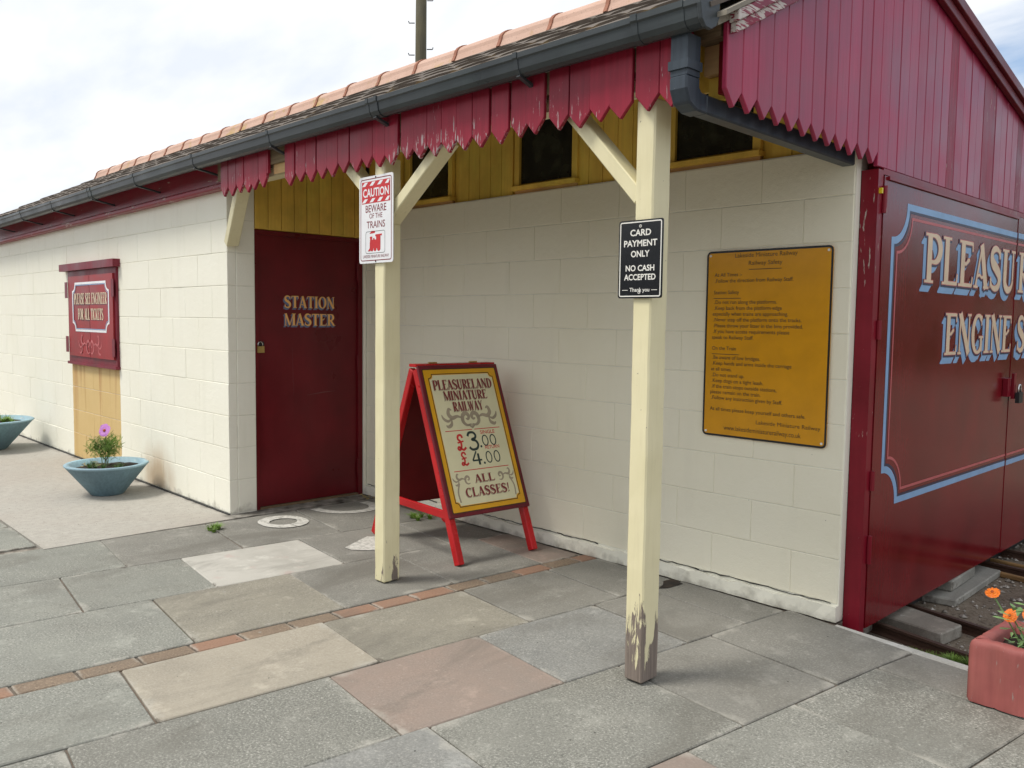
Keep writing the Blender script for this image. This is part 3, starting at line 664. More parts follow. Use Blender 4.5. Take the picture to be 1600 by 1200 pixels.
# --- left wall
def wall_drop(x): return 0.0075 * min(0, x)        # the eaves line falls slightly to the left
lw = put('wall', B(-6.15, -0.004, 0.0032, 0.20, 0.0, 2.30), 'mortar', bd)
def block_me(w, h, d=0.06, var=0):
    random.seed(100 + var); bm = B(-w / 2, w / 2, 0, d, 0, h); 
    bmesh.ops.bevel(bm, geom=list(bm.edges), offset=0.0024, segments=1, affect='EDGES', profile=0.6)
    for v in bm.verts: v.co += Vector((random.uniform(-.0006, .0006),) * 3)
    return finish(bm, 'block')
BM = {}
def get_block(w, h, mat, d=0.06):
    key = (round(w, 3), round(h, 3), mat, random.randint(0, 2), d)
    if key not in BM: st = random.getstate(); BM[key] = block_me(w, h, d, key[3]); random.setstate(st)
    return BM[key]
def lay_wall(parent, x0, x1, courses, pitch, phase, y, mat, jh=0.0035, axis='x'):
    """blocks laid in running bond between x0 and x1; phase(k) gives one joint position of course k"""
    for k, (z0, z1) in enumerate(courses):
        j = phase(k); js = [x0]
        xx = j - math.ceil((j - x0) / pitch) * pitch
        while xx < x1 - .03:
            if xx > x0 + .03: js.append(xx)
            xx += pitch
        js.append(x1)
        for a, b in zip(js, js[1:]):
            w = b - a - .0018
            me = get_block(round(w, 3), round(z1 - z0 - jh, 4), mat)
            pr = random.uniform(-.0016, .0008)
            c = (a + b) / 2
            if axis == 'x': link('block', me, mat, parent, (c, y + pr, z0 + jh / 2), (random.uniform(-.003, .003), 0, random.uniform(-.003, .003)))
            else: link('block', me, mat, parent, (y - pr, c, z0 + jh / 2), (0, 0, math.pi / 2))
cl = [(0.012, 0.242)] + [(0.242 + CH * k, 0.242 + CH * (k + 1)) for k in range(9)]
lay_wall(lw, -6.15, 0.0, cl, 0.45, lambda k: -0.24 if k % 2 == 0 else -0.465, 0.0, 'block_left')
# pier return (faces +X, beside the door)
pier = put('wall', B(-0.2, -0.0035, 0.062, 0.198, 0.0, 2.27), 'mortar', bd)
for z0, z1 in cl:
    me = get_block(0.133, round(z1 - z0 - .005, 4), 'block', 0.05)
    link('block', me, 'block', pier, (0.0, 0.0615 + .0665 + .003, z0 + .0025), (0, 0, math.pi / 2))
# damp proof course line under the left wall
put('damp_course', B(-6.15, 0.003, -0.012, 0.0, 0.0, 0.012), 'dark_metal', bd)
# --- porch back wall
pw = put('wall', B(-0.01, 3.78, 1.1232, 1.33, 0.0, 2.15), 'mortar', bd)
PH = 0.2068
cp = [(0.08 + PH * k, 0.08 + PH * (k + 1)) for k in range(10)]
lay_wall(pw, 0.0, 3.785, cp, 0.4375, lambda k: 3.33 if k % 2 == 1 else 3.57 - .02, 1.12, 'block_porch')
bm = B(0.0, 3.79, 1.098, 1.14, 0.0, 0.072)
bmesh.ops.subdivide_edges(bm, edges=[e for e in bm.edges if abs(e.verts[0].co.x - e.verts[1].co.x) > 1], cuts=60)
for v in bm.verts:
    if v.co.z > .05: v.co.z += random.uniform(-.012, .006)
    if v.co.y < 1.11: v.co.y += random.uniform(-.004, .005)
put('plinth', bm, 'block', bd)
b = bmesh.new(); pts = []; xx = 0.02
while xx < 3.78: pts.append((xx, .076 + random.uniform(-.003, .006))); xx += random.uniform(.02, .06)
for (xa, za), (xb2, zb2) in zip(pts, pts[1:]):
    if abs(math.sin(xa * 2.1 + 1)) > .35:
        hh = random.uniform(.0015, .0055); prism(b, [(xa, za), (xb2, zb2), (xb2, zb2 + hh), (xa, za + hh)], .004, ((0, 1.1215, 0), (1, 0, 0), (0, 0, 1), (0, -1, 0)))
o = put('crack', fixn(b), 'dark_metal', bd); o['kind'] = 'stuff'
# shed side wall return strip at the corner, blocks end-on
for z0, z1 in cp:
    me = get_block(0.052, round(z1 - z0 - .005, 4), 'block', 0.04)
# --- cladding over the door (faces +X) and over the porch wall
def roof_z(y): return 2.47 + 0.505 * (y + 0.10)      # underside of the tiles
cd = put('cladding', B(-0.10, -0.018, 0.20, 1.12, 1.975, 2.50), 'yellow', bd)
yb = 0.205
while yb < 1.115:
    w = min(0.1015, 1.118 - yb); b = bmesh.new()
    prism(b, [(0, 0), (w - .004, 0), (w - .004, roof_z(yb + w) - 1.978 - .05), (0, roof_z(yb) - 1.978 - .05)], 0.018, ((-0.018, yb, 1.978), (0, 1, 0), (0, 0, 1), (1, 0, 0)))
    put('board', fixn(b), 'yellow', cd, bevel=0.0025); yb += 0.1015
pc = put('cladding', B(0.0, 3.80, 1.165, 1.20, 2.152, 2.98), 'yellow', bd)
wins = [(0.50, 0.985), (1.615, 2.115), (2.78, 3.295)]
xb = 0.003
while xb < 3.78:
    w = 0.105; c = xb + w / 2
    z0 = 2.152
    for a, b2 in wins:
        if a - .03 < c < b2 + .03: z0 = 2.665
    x1 = min(xb + w - .004, 3.787)
    b = B(xb, x1, 1.145, 1.163, z0, 2.98); put('board', b, 'yellow', pc, bevel=0.0025); xb += w
for a, b2 in wins:
    wn = put('window', B(a + .03, b2 - .03, 1.150, 1.158, 2.215, 2.640), 'glass', bd)
    put('frame', B(a - .012, a + .030, 1.132, 1.160, 2.198, 2.66), 'yellow', wn, bevel=.003)
    put('frame', B(b2 - .030, b2 + .012, 1.132, 1.160, 2.198, 2.66), 'yellow', wn, bevel=.003)
    put('frame', B(a + .031, b2 - .031, 1.134, 1.160, 2.630, 2.66), 'yellow', wn, bevel=.003)
    put('sill', B(a - .02, b2 + .02, 1.105, 1.164, 2.172, 2.197), 'yellow', wn, bevel=.004)
    put('sill_board', B(a - .01, b2 + .01, 1.138, 1.164, 2.150, 2.1715), 'pale_ply', wn)
# --- station master's door, faces +X
dr = thing('x', '', ''); bpy.data.objects.remove(dr)
dr = put('door', B(-0.050, -0.030, 0.232, 1.052, 0.022, 1.938), 'door', bd, bevel=.002)
for y0, y1, z0, z1 in ((0.200, 0.232, 0.004, 1.970), (1.052, 1.092, 0.004, 1.970), (0.2325, 1.0515, 1.938, 1.970)):
    put('frame', B(-0.055, -0.012, y0, y1, z0, z1), 'door', dr, bevel=.004)
put('threshold', B(-0.07, -0.010, 0.232, 1.052, 0.003, 0.018), 'old_wood', dr)
for z in (0.22, 1.02, 1.72):
    b = bmesh.new(); tube(b, [(-.018, 1.052, z - .06), (-.018, 1.052, z + .06)], .009, 8); put('hinge', b, 'door', dr)
put('hasp', B(-0.030, -0.020, 0.225, 0.275, 1.165, 1.195), 'dark_metal', dr, bevel=.002)
FD = FR((-0.0295, 0, 0), (0, 1, 0), (0, 0, 1))
for txt, z in (('STATION', 1.437), ('MASTER', 1.310)):
    serif_block(dr, 'lettering', txt, FD, 0.437, 0.857, z, 0.085, 0.0004, 'print_gold', 'print_slate', None, None, -0.010, -0.013, 3)
b = bmesh.new()
ribbon(b, [(.62, .80), (.76, .815), (.86, .82)], [.002, .006, .001], FD, .0005); ribbon(b, [(.50, 1.15), (.505, .95), (.51, .80)], [.001, .002, .001], FD, .0006)
put('scratch', b, flat('scratch_grey', (0.16, 0.06, 0.06), .6), dr)
# concrete/timber jamb where the return meets the porch wall
put('wall_end', B(-0.05, -0.001, 1.094, 1.119, 0.004, 1.975), 'block', bd)
# --- hatch on the left wall
hx = lambda u: -3.32 + u
ht = put('hatch', B(-3.300, -2.030, -0.022, 0.02, 0.915, 1.775), 'hatch_frame', bd)
for a, b2, jit in ((-3.250, -2.668, 0), (-2.650, -2.070, .003)):
    put('shutter', B(a, b2, -0.034 - jit, -0.0225, 0.985, 1.725), 'hatch', ht, bevel=.003)
put('lintel', B(-3.43, -1.985, -0.060, 0.015, 1.777, 1.842), 'hatch_frame', ht, bevel=.004)
for a in (-3.315, -2.045):
    for z in (1.09, 1.60):
        put('hinge', B(a - .012 if a < -3 else a - .045, a + .060 if a < -3 else a + .012, -0.043, -0.0385, z - .075, z + .075), 'hatch_frame', ht, bevel=.004)
put('hatch_sill', B(-3.30, -2.02, -0.040, 0.01, 0.905, 0.930), 'hatch_frame', ht, bevel=.004)
FH = FR((0, -0.0378, 0), (1, 0, 0), (0, 0, 1))
for sgn in (0,):
    b = bmesh.new(); pl = notch(-3.115, 1.225, -2.165, 1.655, 0.075); loop_strip(b, pl, 0.020, FH, 0.0004); put('border', b, 'white', ht)
    b = bmesh.new(); pl = notch(-3.100, 1.241, -2.180, 1.639, 0.075); loop_strip(b, pl, 0.006, FH, 0.0007); put('border', b, 'print_blue', ht)
serif_block(ht, 'lettering', 'PLEASE SEE ENGINEER', FH, -3.075, -2.205, 1.465, 0.100, 0.0005, 'print_cream', 'print_navy', None, None, -.005, -.005, 1)
serif_block(ht, 'lettering', 'FOR ALL TICKETS', FH, -2.97, -2.30, 1.325, 0.100, 0.0005, 'print_cream', 'print_navy', None, None, -.005, -.005, 1)
b = bmesh.new(); scroll(b, FH, -2.65, 1.09, .20, .0006, 1, .009); scroll(b, FH, -2.67, 1.09, .20, .0006, -1, .009); put('scrollwork', b, 'print_pink', ht)
# --- fascia along the left wall
def sl(bm):
    for v in bm.verts:
        if v.co.x < 0: v.co.z += wall_drop(v.co.x)
    return bm
fa = put('fascia', sl(B(-6.15, 0.10, -0.030, -0.002, 2.232, 2.45)), 'fascia', bd, bevel=.003)
b = bmesh.new(); 
prism(b, [(-.055, 2.212), (-.062, 2.222), (-.060, 2.240), (-.048, 2.252), (-.030, 2.258), (0.002, 2.258), (.002, 2.212)], 6.2, ((-6.15, 0, 0), (0, 1, 0), (0, 0, 1), (1, 0, 0)))
put('moulding', sl(fixn(b)), 'fascia', fa)
put('fascia', B(0.10, 3.72, -0.105, -0.085, 2.245, 2.45), 'old_wood', bd)
# --- beam, posts, braces
put('beam', B(0.225, 3.70, -0.083, 0.0, 2.205, 2.300), 'post', bd, bevel=.004)
def post(x, mat):
    b = B(x, x + .083 if x < 3 else x + .082, -0.107, -0.004, 0.006, 2.167 if False else 2.165)
    bmesh.ops.subdivide_edges(b, edges=[e for e in b.edges if abs(e.verts[0].co.z - e.verts[1].co.z) > 1], cuts=24)
    for v in b.verts: v.co.x += random.uniform(-.0012, .0012); v.co.y += random.uniform(-.0012, .0012)
    return put('post', b, mat, bd, bevel=.006)
post(1.872, 'post'); post(3.520, 'post_rot')
def brace(p, q, w=.055, h=.085):
    b = bmesh.new(); bar(b, p, q, w, h, (0, 1, 0)); put('brace', b, 'post', bd, bevel=.004)
brace((0.02, 0.022, 1.855), (0.33, -0.045, 2.20))
brace((1.560, -.055, 2.19), (1.885, -.055, 1.925)); brace((1.945, -.055, 1.86), (2.40, -.055, 2.19))
brace((3.17, -.055, 2.19), (3.53, -.055, 1.815))
# --- valance
va = put('valance', B(0.21, 3.70, -0.122, -0.108, 2.262, 2.43), 'old_wood', bd)
def vboard(w, ztip, zval, ztop, t=.017, var=0):
    st = random.getstate(); random.seed(500 + var); b = bmesh.new(); h = w / 2 - .0022; k = random.uniform(-.006, .006)
    prism(b, [(-h, zval + random.uniform(-.005, .005)), (k, ztip), (h, zval + random.uniform(-.005, .005)), (h, ztop), (-h, ztop)], t, ((0, 0, 0), (1, 0, 0), (0, 0, 1), (0, -1, 0))); fixn(b)
    bmesh.ops.bevel(b, geom=list(b.edges), offset=.0022, segments=1, affect='EDGES'); random.setstate(st); return finish(b, 'board')
vm = [vboard(.1085, 2.104, 2.160, 2.44, var=i) for i in range(5)]; vm2 = [vboard(.1035, 2.128, 2.186, 2.44, var=i + 9) for i in range(3)]
for k in range(6): link('board', random.choice(vm2), 'valance', va, (0.262 + .1035 * k, -0.123 - random.uniform(0, .0015), random.uniform(-.008, .006)), (0, random.uniform(-.006, .006), 0))
for k in range(25): link('board', random.choice(vm), 'valance', va, (1.088 + .1085 * k, -0.123 - random.uniform(0, .0015), random.uniform(-.006, .008) + (.008 if k < 12 else 0)), (0, random.uniform(-.006, .006), 0))
put('plywood', B(0.845, 1.02, -0.1075, -0.0845 - .0215, 2.205, 2.44), 'pale_ply', va)
put('batten', B(0.81, 0.835, -0.140, -0.123, 2.21, 2.44), 'valance', va)
# --- gable (faces +X)
def g_top(y): return min(2.405 + 0.515 * (y + 0.03), 3.105 - 0.225 * (y - 1.30))
core = bmesh.new(); prism(core, [(0.0, 2.16), (1.25, 2.16), (1.25, 2.062), (5.2, 2.062), (5.2, g_top(5.2)), (1.34, g_top(1.34)), (0.0, g_top(0.0))], 0.05, ((3.790, 0, 0), (0, 1, 0), (0, 0, 1), (1, 0, 0)))
ga = put('gable', fixn(core), 'board_dark', bd)
k = 0
while True:
    yc = -0.012 + .1025 * k
    if yc > 5.1: break
    h = .1025 / 2 - .0014; zt = g_top(yc) - .02
    b = bmesh.new()
    if k < 12:
        zb = 2.100 - .0032 * k; pl = [(yc - h, zb + .058), (yc, zb), (yc + h, zb + .058)]
    else: pl = [(yc - h, 2.062), (yc + h, 2.062)]
    pl += [(yc + h, g_top(yc + h) - .012), (yc - h, g_top(yc - h) - .012)]
    prism(b, pl, .018 + random.uniform(0, .003), ((3.842, 0, 0), (0, 1, 0), (0, 0, 1), (1, 0, 0)))
    put('board', fixn(b), 'gable_worn' if k in (20, 25, 26, 31, 34) else 'gable', ga, bevel=.003); k += 1
# bargeboards
def barge(y0, y1, lo, hi, x0, x1, mat):
    b = bmesh.new(); n = 14
    pts = [(y0 + (y1 - y0) * i / n) for i in range(n + 1)]
    prism(b, [(y, g_top(y) + lo) for y in pts] + [(y, g_top(y) + hi) for y in reversed(pts)], x1 - x0, ((x0, 0, 0), (0, 1, 0), (0, 0, 1), (1, 0, 0)))
    put('bargeboard', fixn(b), mat, bd, bevel=.003)
barge(-0.055, 0.75, -.060, -.022, 3.866, 3.892, 'barge_worn'); barge(-0.065, 0.75, -.020, .018, 3.866, 3.905, 'barge_worn')
barge(0.752, 1.345, -.060, -.022, 3.866, 3.892, 'barge'); barge(0.752, 1.345, -.020, .018, 3.866, 3.905, 'barge')
barge(1.347, 5.1, -.085, -.035, 3.866, 3.895, 'barge'); barge(1.347, 5.1, -.033, .02, 3.866, 3.915, 'barge')
# exposed timbers at the eaves corner
put('fascia_end', B(3.705, 3.722, -.105, -.030, 2.16, 2.40), 'valance', bd)
put('rafter_end', B(3.724, 3.80, 0.010, 0.075, 2.235, 2.335), 'pale_ply', bd, bevel=.004)
put('rafter_end', B(3.724, 3.83, -.06, 0.05, 2.337, 2.40), 'old_wood', bd, bevel=.006)
put('porch_lining', B(3.726, 3.80, 0.04, 0.06, 2.15, 2.233), 'yellow', bd)
put('porch_lining', B(3.60, 3.725, 0.085, 0.1, 2.20, 2.50), 'yellow', bd)
# ceiling of porch
b = bmesh.new(); prism(b, [(-.08, roof_z(-.08) - .035), (1.25, roof_z(1.25) - .035), (1.25, roof_z(1.25) - .02), (-.08, roof_z(-.08) - .02)], 3.82, ((0.0, 0, 0), (0, 1, 0), (0, 0, 1), (1, 0, 0)))
put('ceiling', fixn(b), 'yellow', bd)
# --- roof: deck, tiles, ridge
EY, EZ, RY, RZ = -0.185, 2.388, 1.27, 3.140
sl_len = math.hypot(RY - EY, RZ - EZ); sa = math.atan2(RZ - EZ, RY - EY)
b = bmesh.new(); prism(b, [(EY + .05, EZ - .02), (RY, RZ - .045), (5.15, g_top(5.15) + .03), (5.15, g_top(5.15) + .0), (RY, RZ - .075), (EY + .05, EZ - .045)], 9.97, ((-6.10, 0, 0), (0, 1, 0), (0, 0, 1), (1, 0, 0)))
rf = put('roof', fixn(b), 'verge', bd)
def tile_me():
    b = bmesh.new(); n = 8; L = 0.33; w = 0.302; t = .016
    prof = []
    for i in range(n + 1):
        u = i / n; prof.append((u * w, -.004 * abs(u - .5) * 2 if 0 < i < n else -.010))
    top = [[b.verts.new((x, yy, z + t + (.0))) for x, z in prof] for yy in (0, L)]
    bot = [[b.verts.new((x, yy, z)) for x, z in prof] for yy in (0, L)]
    for i in range(n):
        b.faces.new((top[0][i], top[0][i + 1], top[1][i + 1], top[1][i])); b.faces.new((bot[0][i + 1], bot[0][i], bot[1][i], bot[1][i + 1]))
        b.faces.new((bot[0][i], bot[0][i + 1], top[0][i + 1], top[0][i]))
    b.faces.new((bot[0][0], top[0][0], top[1][0], bot[1][0])); b.faces.new((top[0][n], bot[0][n], bot[1][n], top[1][n]))
    fixn(b); return finish(b, 'roof_tile')
tm = tile_me(); NC = 6; gauge = (sl_len - .06) / NC
for r in range(NC):
    for c in range(33):
        s0 = r * gauge; x = -6.09 + .302 * c
        link('roof_tile', tm, 'tile', rf, (x, EY + s0 * math.cos(sa) - .012 * math.sin(sa), EZ + s0 * math.sin(sa) + .010 + random.uniform(-.002, .003)), (sa - .045, 0, random.uniform(-.004, .004)))
b = bmesh.new(); prism(b, [(EY + .04, g_top(EY + .04) + .02), (RY, g_top(RY) + .02), (5.1, g_top(5.1) + .021), (5.1, g_top(5.1) + .060), (RY, RZ - .03), (EY + .04, EZ - .006)], .035, ((3.872, 0, 0), (0, 1, 0), (0, 0, 1), (1, 0, 0)))
put('verge_mortar', fixn(b), 'verge', rf)
# ridge tiles with a raised collar at one end
def ridge_me(r, L, lip=0.0):
    b = bmesh.new(); n = 10
    prof = [(-math.cos(math.radians(a)) * r, math.sin(math.radians(a)) * r * .66) for a in [i * 180 / n for i in range(n + 1)]]
    prof = [(-r * 1.16, -.045)] + prof + [(r * 1.16, -.045)]
    inn = [(p[0] * .88, p[1] - .012) for p in prof]
    A = [[b.verts.new((x, p[0], p[1])) for p in prof] for x in (0, L)]; I = [[b.verts.new((x, p[0], p[1])) for p in inn] for x in (0, L)]
    m = len(prof)
    for i in range(m - 1):
        b.faces.new((A[0][i], A[0][i + 1], A[1][i + 1], A[1][i])); b.faces.new((I[0][i + 1], I[0][i], I[1][i], I[1][i + 1]))
        for e in (0, 1): b.faces.new((A[e][i], I[e][i], I[e][i + 1], A[e][i + 1]))
    fixn(b); me = finish(b, 'ridge_tile')
    for f in me.polygons: f.use_smooth = False
    return me
r1 = ridge_me(.125, .435); r2 = ridge_me(.133, .026)
x = -6.02
while x < 3.5:
    rt = link('ridge_tile', r1, 'ridge', rf, (x, RY, RZ - .008 + random.uniform(-.004, .004)), (0, random.uniform(-.006, .006), random.uniform(-.012, .012)))
    link('collar', r2, 'ridge_edge', rt, (.0, 0, .002)); x += .4385
rt = link('ridge_tile', r1, 'ridge', rf, (x - .02, RY, RZ - .008)); link('collar', r2, 'ridge_edge', rt, (0, 0, .002))
# --- gutter
GP = [(-.135, 2.412), (-.137, 2.372), (-.150, 2.348), (-.172, 2.332), (-.196, 2.328), (-.214, 2.336), (-.226, 2.352), (-.231, 2.386), (-.238, 2.392), (-.238, 2.412), (-.228, 2.412), (-.222, 2.396), (-.216, 2.356), (-.204, 2.344), (-.180, 2.340), (-.158, 2.354), (-.146, 2.376), (-.145, 2.412)]
def gut(x0, x1, grow=0.0):
    b = bmesh.new(); cy, cz = -.18, 2.37
    P = [(cy + (p[0] - cy) * (1 + grow * 18), cz + (p[1] - cz) * (1 + grow * 20)) for p in GP]
    n = max(1, int((x1 - x0) / .5)); rings = []
    for i in range(n + 1):
        x = x0 + (x1 - x0) * i / n; rings.append([b.verts.new((x, p[0], p[1] + .0075 * min(0, x))) for p in P])
    for r, s in zip(rings, rings[1:]):
        for k in range(len(P)): b.faces.new((r[k], r[(k + 1) % len(P)], s[(k + 1) % len(P)], s[k]))
    b.faces.new(rings[0]); b.faces.new(rings[-1][::-1]); return fixn(b)
gt = put('gutter', gut(-6.35, 3.855), 'gutter', bd)
for x in (-5.02, -4.01, -3.02, -1.03, -0.01, 1.004, 3.011, 3.40):
    if x == 3.40: continue
    b = gut(x - .011, x + .011, .003); dz = .0075 * min(0, x)
    bar(b, (x, -.215, 2.332 + dz), (x, -.125 if x > .1 else -.032, 2.300 + dz), .020, .012)
    put('bracket', b, 'gutter', gt)
for x in (-1.99, 2.028):
    dz = .0075 * min(0, x)
    for dx in (-.035, .035):
        b = gut(x + dx - .010, x + dx + .010, .0045); put('union_clip', b, 'gutter', gt)
    b = gut(x - .024, x + .024, .0025); bar(b, (x, -.215, 2.330 + dz), (x, -.125 if x > .1 else -.032, 2.296 + dz), .024, .012); put('union', b, 'gutter', gt)
put('outlet', gut(3.60, 3.80, .0028), 'gutter', gt); put('union_clip', gut(3.585, 3.612, .0055), 'gutter', gt)
b = bmesh.new(); prism(b, [(-.128, 2.425), (-.129, 2.365), (-.146, 2.336), (-.175, 2.319), (-.208, 2.320), (-.232, 2.342), (-.243, 2.39), (-.243, 2.425)], .016, ((3.856, 0, 0), (0, 1, 0), (0, 0, 1), (1, 0, 0)))
put('stop_end', fixn(b), 'gutter', gt, bevel=.003)
# downpipe: square elbow and run along the gable foot
dp = put('downpipe', B(3.716, 3.784, -.180, -.105, 2.195, 2.330), 'gutter_dirty', bd, bevel=.008, seg=2)
put('pipe_collar', B(3.710, 3.790, -.187, -.099, 2.215, 2.245), 'gutter_dirty', dp, bevel=.004)
b = bmesh.new(); prism(b, [(-.183, 2.196), (-.183, 2.150), (-.160, 2.105), (-.115, 2.085), (-.055, 2.083), (-.055, 2.150), (-.090, 2.152), (-.102, 2.165), (-.102, 2.196)], .072, ((3.713, 0, 0), (0, 1, 0), (0, 0, 1), (1, 0, 0)))
put('elbow', fixn(b), 'gutter_dirty', dp, bevel=.006)
b = bmesh.new(); bar(b, (3.752, -.056, 2.118), (3.752, 1.160, 2.100), .060, .066); put('pipe_run', b, 'gutter_dirty', dp, bevel=.006)
put('gap_shade_strip', B(3.784, 3.7915, 1.1685, 1.1775, 0.02, 2.05), 'dark_metal', bd)  # dark strip in place of the shaded gap between wall and door post
# --- engine shed: front post, head, doors (face +X)
put('wall', B(3.60, 3.785, 1.332, 5.2, -0.13, 2.02), 'dark_metal', bd)
put('wall', B(-6.15, 3.6, 5.1, 5.2, -0.13, 2.35), 'mortar', bd); put('wall', B(-6.15, -6.05, 0.21, 5.09, 0, 2.35), 'mortar', bd)
b = B(3.792, 3.868, 1.170, 1.222, -0.132, 2.050); put('door_post', b, 'post_red', bd, bevel=.012, seg=3)
put('corner_mortar', B(3.770, 3.7905, 1.124, 1.168, 0.0, 2.148), 'block', bd)
put('door_head', B(3.80, 3.868, 1.2225, 5.1, 2.032, 2.058), 'post_red', bd, bevel=.003)
SD = 3.872
d1 = put('shed_door', B(3.836, SD, 1.228, 3.178, -0.035, 2.027), 'shed', bd, bevel=.003)
d2 = put('shed_door', B(3.838, SD + .003, 3.1805, 5.10, -0.035, 2.027), 'shed', bd, bevel=.003)
put('drip_strip', B(SD + .001, SD + .010, 1.26, 3.17, 2.012, 2.026), 'post_red', d1)
for z0, z1 in ((1.862, 1.981), (1.299, 1.385), (0.61, 0.70), (0.27, 0.40)):
    b = bmesh.new(); tube(b, [(SD + .003, 1.226, z0), (SD + .003, 1.226, z1)], .012, 10)
    put('hinge', b, 'post_red', d1, smooth=False)
put('tag', B(SD - .004, SD + .010, 1.180, 1.192, 1.944, 1.968), 'yellow_tag', bd)
FS = FR((SD, 0, 0), (0, 1, 0), (0, 0, 1)); FS2 = FR((SD + .003, 0, 0), (0, 1, 0), (0, 0, 1))
def open_line(bm, pts, w, frame, lift):
    ribbon(bm, pts, [w] * len(pts), frame, lift)
def half(off, right):
    # left half of the notched border; mirrored about y=3.181 for the other door
    y0, y1, z0, z1, r = 1.345 + off, 3.174, 0.528 + off, 1.915 - off, 0.165
    pts = [(y1, z1)] + [(y0 + r, z1)] + arc(y0, z1, r, r, 0, -90, 10)[0:] + [(y0, z0 + r)] + arc(y0, z0, r, r, 90, 0, 10)[0:] + [(y1, z0)]
    if right: pts = [(6.36 - p[0] + .004, p[1]) for p in pts]
    out = [pts[0]]
    for p in pts[1:]:
        if math.hypot(p[0] - out[-1][0], p[1] - out[-1][1]) > 1e-4: out.append(p)
    return out
def mitre_line(bm, pts, w, frame, lift):
    O, U, V, Nn = frame; O = O + Nn * lift; prev = None; n = len(pts)
    for i in range(n):
        p = Vector(pts[i]); d1_ = (p - Vector(pts[i - 1])).normalized() if i else None; d2_ = (Vector(pts[i + 1]) - p).normalized() if i < n - 1 else None
        d1_ = d1_ or d2_; d2_ = d2_ or d1_
        n1 = Vector((-d1_.y, d1_.x)); n2 = Vector((-d2_.y, d2_.x)); m = (n1 + n2).normalized(); k = (w / 2) / max(.5, m.dot(n1))
        a = bm.verts.new(O + U * (p.x + m.x * k) + V * (p.y + m.y * k)); c = bm.verts.new(O + U * (p.x - m.x * k) + V * (p.y - m.y * k))
        if prev: bm.faces.new((prev[0], prev[1], c, a))
        prev = (a, c)
for d, fr, rt in ((d1, FS, False), (d2, FS2, True)):
    b = bmesh.new(); mitre_line(b, half(0, rt), .034, fr, .0008); fixn(b); put('border', b, 'print_blue', d)
    b = bmesh.new(); mitre_line(b, half(.020, rt), .012, fr, .0012); fixn(b); put('border', b, 'print_navy', d)
    b = bmesh.new(); mitre_line(b, half(.050, rt), .013, fr, .0010); fixn(b); put('border', b, 'print_pink', d)
def shedword(par, fr, text, y0, y1, z, h):
    serif_block(par, 'lettering', text, fr, y0, y1, z, h, .0010, 'print_cream', 'print_blue', 'print_navy', 'print_pink', -.050, -.046, 8)
shedword(d1, FS, 'PLEASU', 1.725, 3.165, 1.578, .238); shedword(d2, FS2, 'RELAND', 3.215, 4.66, 1.578, .238)
shedword(d1, FS, 'ENGINE', 2.045, 3.160, 1.215, .215); shedword(d2, FS2, 'SHED', 3.255, 4.03, 1.215, .215)
put('hasp', B(SD + .002, SD + .030, 3.05, 3.172, .945, 1.055), 'post_red', d1, bevel=.004)
put('bolt', B(SD + .031, SD + .046, 3.11, 3.150, .930, 1.085), 'post_red', d1, bevel=.003)

# ============================================================ PADLOCKS
def padlock(loc, face, w, label, body='brass'):
    t = thing('padlock', label, 'padlock', loc, (0, 0, face))
    put('body', B(-w / 2, w / 2, -.011, .011, 0, w * .85), body, t, bevel=.003, seg=2)
    b = bmesh.new(); r = w * .33; z = w * .83
    tube(b, [(-r, 0, z), (-r, 0, z + r * .9)] + [(r * math.cos(math.radians(a)), 0, z + r * .9 + r * math.sin(math.radians(a))) for a in range(160, -1, -20)] + [(r, 0, z)], w * .085, 8)
    put('shackle', b, 'steel', t, smooth=True)
padlock((-.012, .242, 1.118), math.pi / 2, .052, 'brass padlock hanging on the station master door')
padlock((SD + .062, 3.165, .905), math.pi / 2, .075, 'dark padlock on the big maroon engine shed doors', 'dark_metal')

# ============================================================ SIGNS
def sign_root(name, label, o): return thing(name, label, 'sign', o)
# caution
t = sign_root('caution_sign', 'white and red caution beware of the trains sign on the left porch post', (1.8955, -.1125, 1.645))
w, h = .292, .436; F = FR((-w / 2, 0, 0), (1, 0, 0), (0, 0, 1))
b = bmesh.new(); prism(b, rrect(0, 0, w, h, .014), .004, (F[0], F[1], F[2], F[3])); put('plate', fixn(b), 'white', t)
LT = .0045
b = bmesh.new(); loop_strip(b, rrect(.014, .014, w - .014, h - .014, .012), .0045, F, LT); put('border', b, 'print_maroon', t)
b = bmesh.new(); quadp(b, .024, h * .690, w - .024, h - .026, F, LT); put('band', b, 'print_red', t)
b = bmesh.new()
for vz in (h - .048, h * .700):
    for k in range(4):
        x = .026 + k * .066; xe = min(x + .052, w - .026)
        polyp(b, [(x, vz), (min(x + .028, w - .026), vz), (xe, vz + .019), (min(x + .024, w - .03), vz + .019)], F, LT + .0004)
text_bm(b, 'CAUTION', F, w / 2, h * .766, .058, LT + .0004, .222, 'C', .022); put('lettering', b, 'white', t)
b = bmesh.new(); text_bm(b, 'BEWARE', F, w / 2, h * .588, .052, LT, .178, 'C', .006); text_bm(b, 'OF THE', F, w / 2, h * .515, .036, LT, .112, 'C', .002); text_bm(b, 'TRAINS', F, w / 2, h * .405, .050, LT, .158, 'C', .006)
text_bm(b, 'LAKESIDE MINIATURE RAILWAY', F, w / 2, h * .062, .022, LT, .225, 'C'); put('lettering', b, 'print_maroon', t)
b = bmesh.new(); loop_strip(b, rrect(.058, h * .115, w - .068, h * .365, .012), .0022, F, LT); put('border', b, 'print_black', t)
b = bmesh.new(); ox, oy, s = .076, h * .135, .104
def tp(pts, l=0): polyp(b, [(ox + p[0] * s * 1.18, oy + p[1] * s) for p in pts], F, LT + l)
for wx, wr in ((.30, .10), (.52, .10), (.78, .12)): tp(arc(wx, wr, wr, wr, 0, 345, 14), .0001)
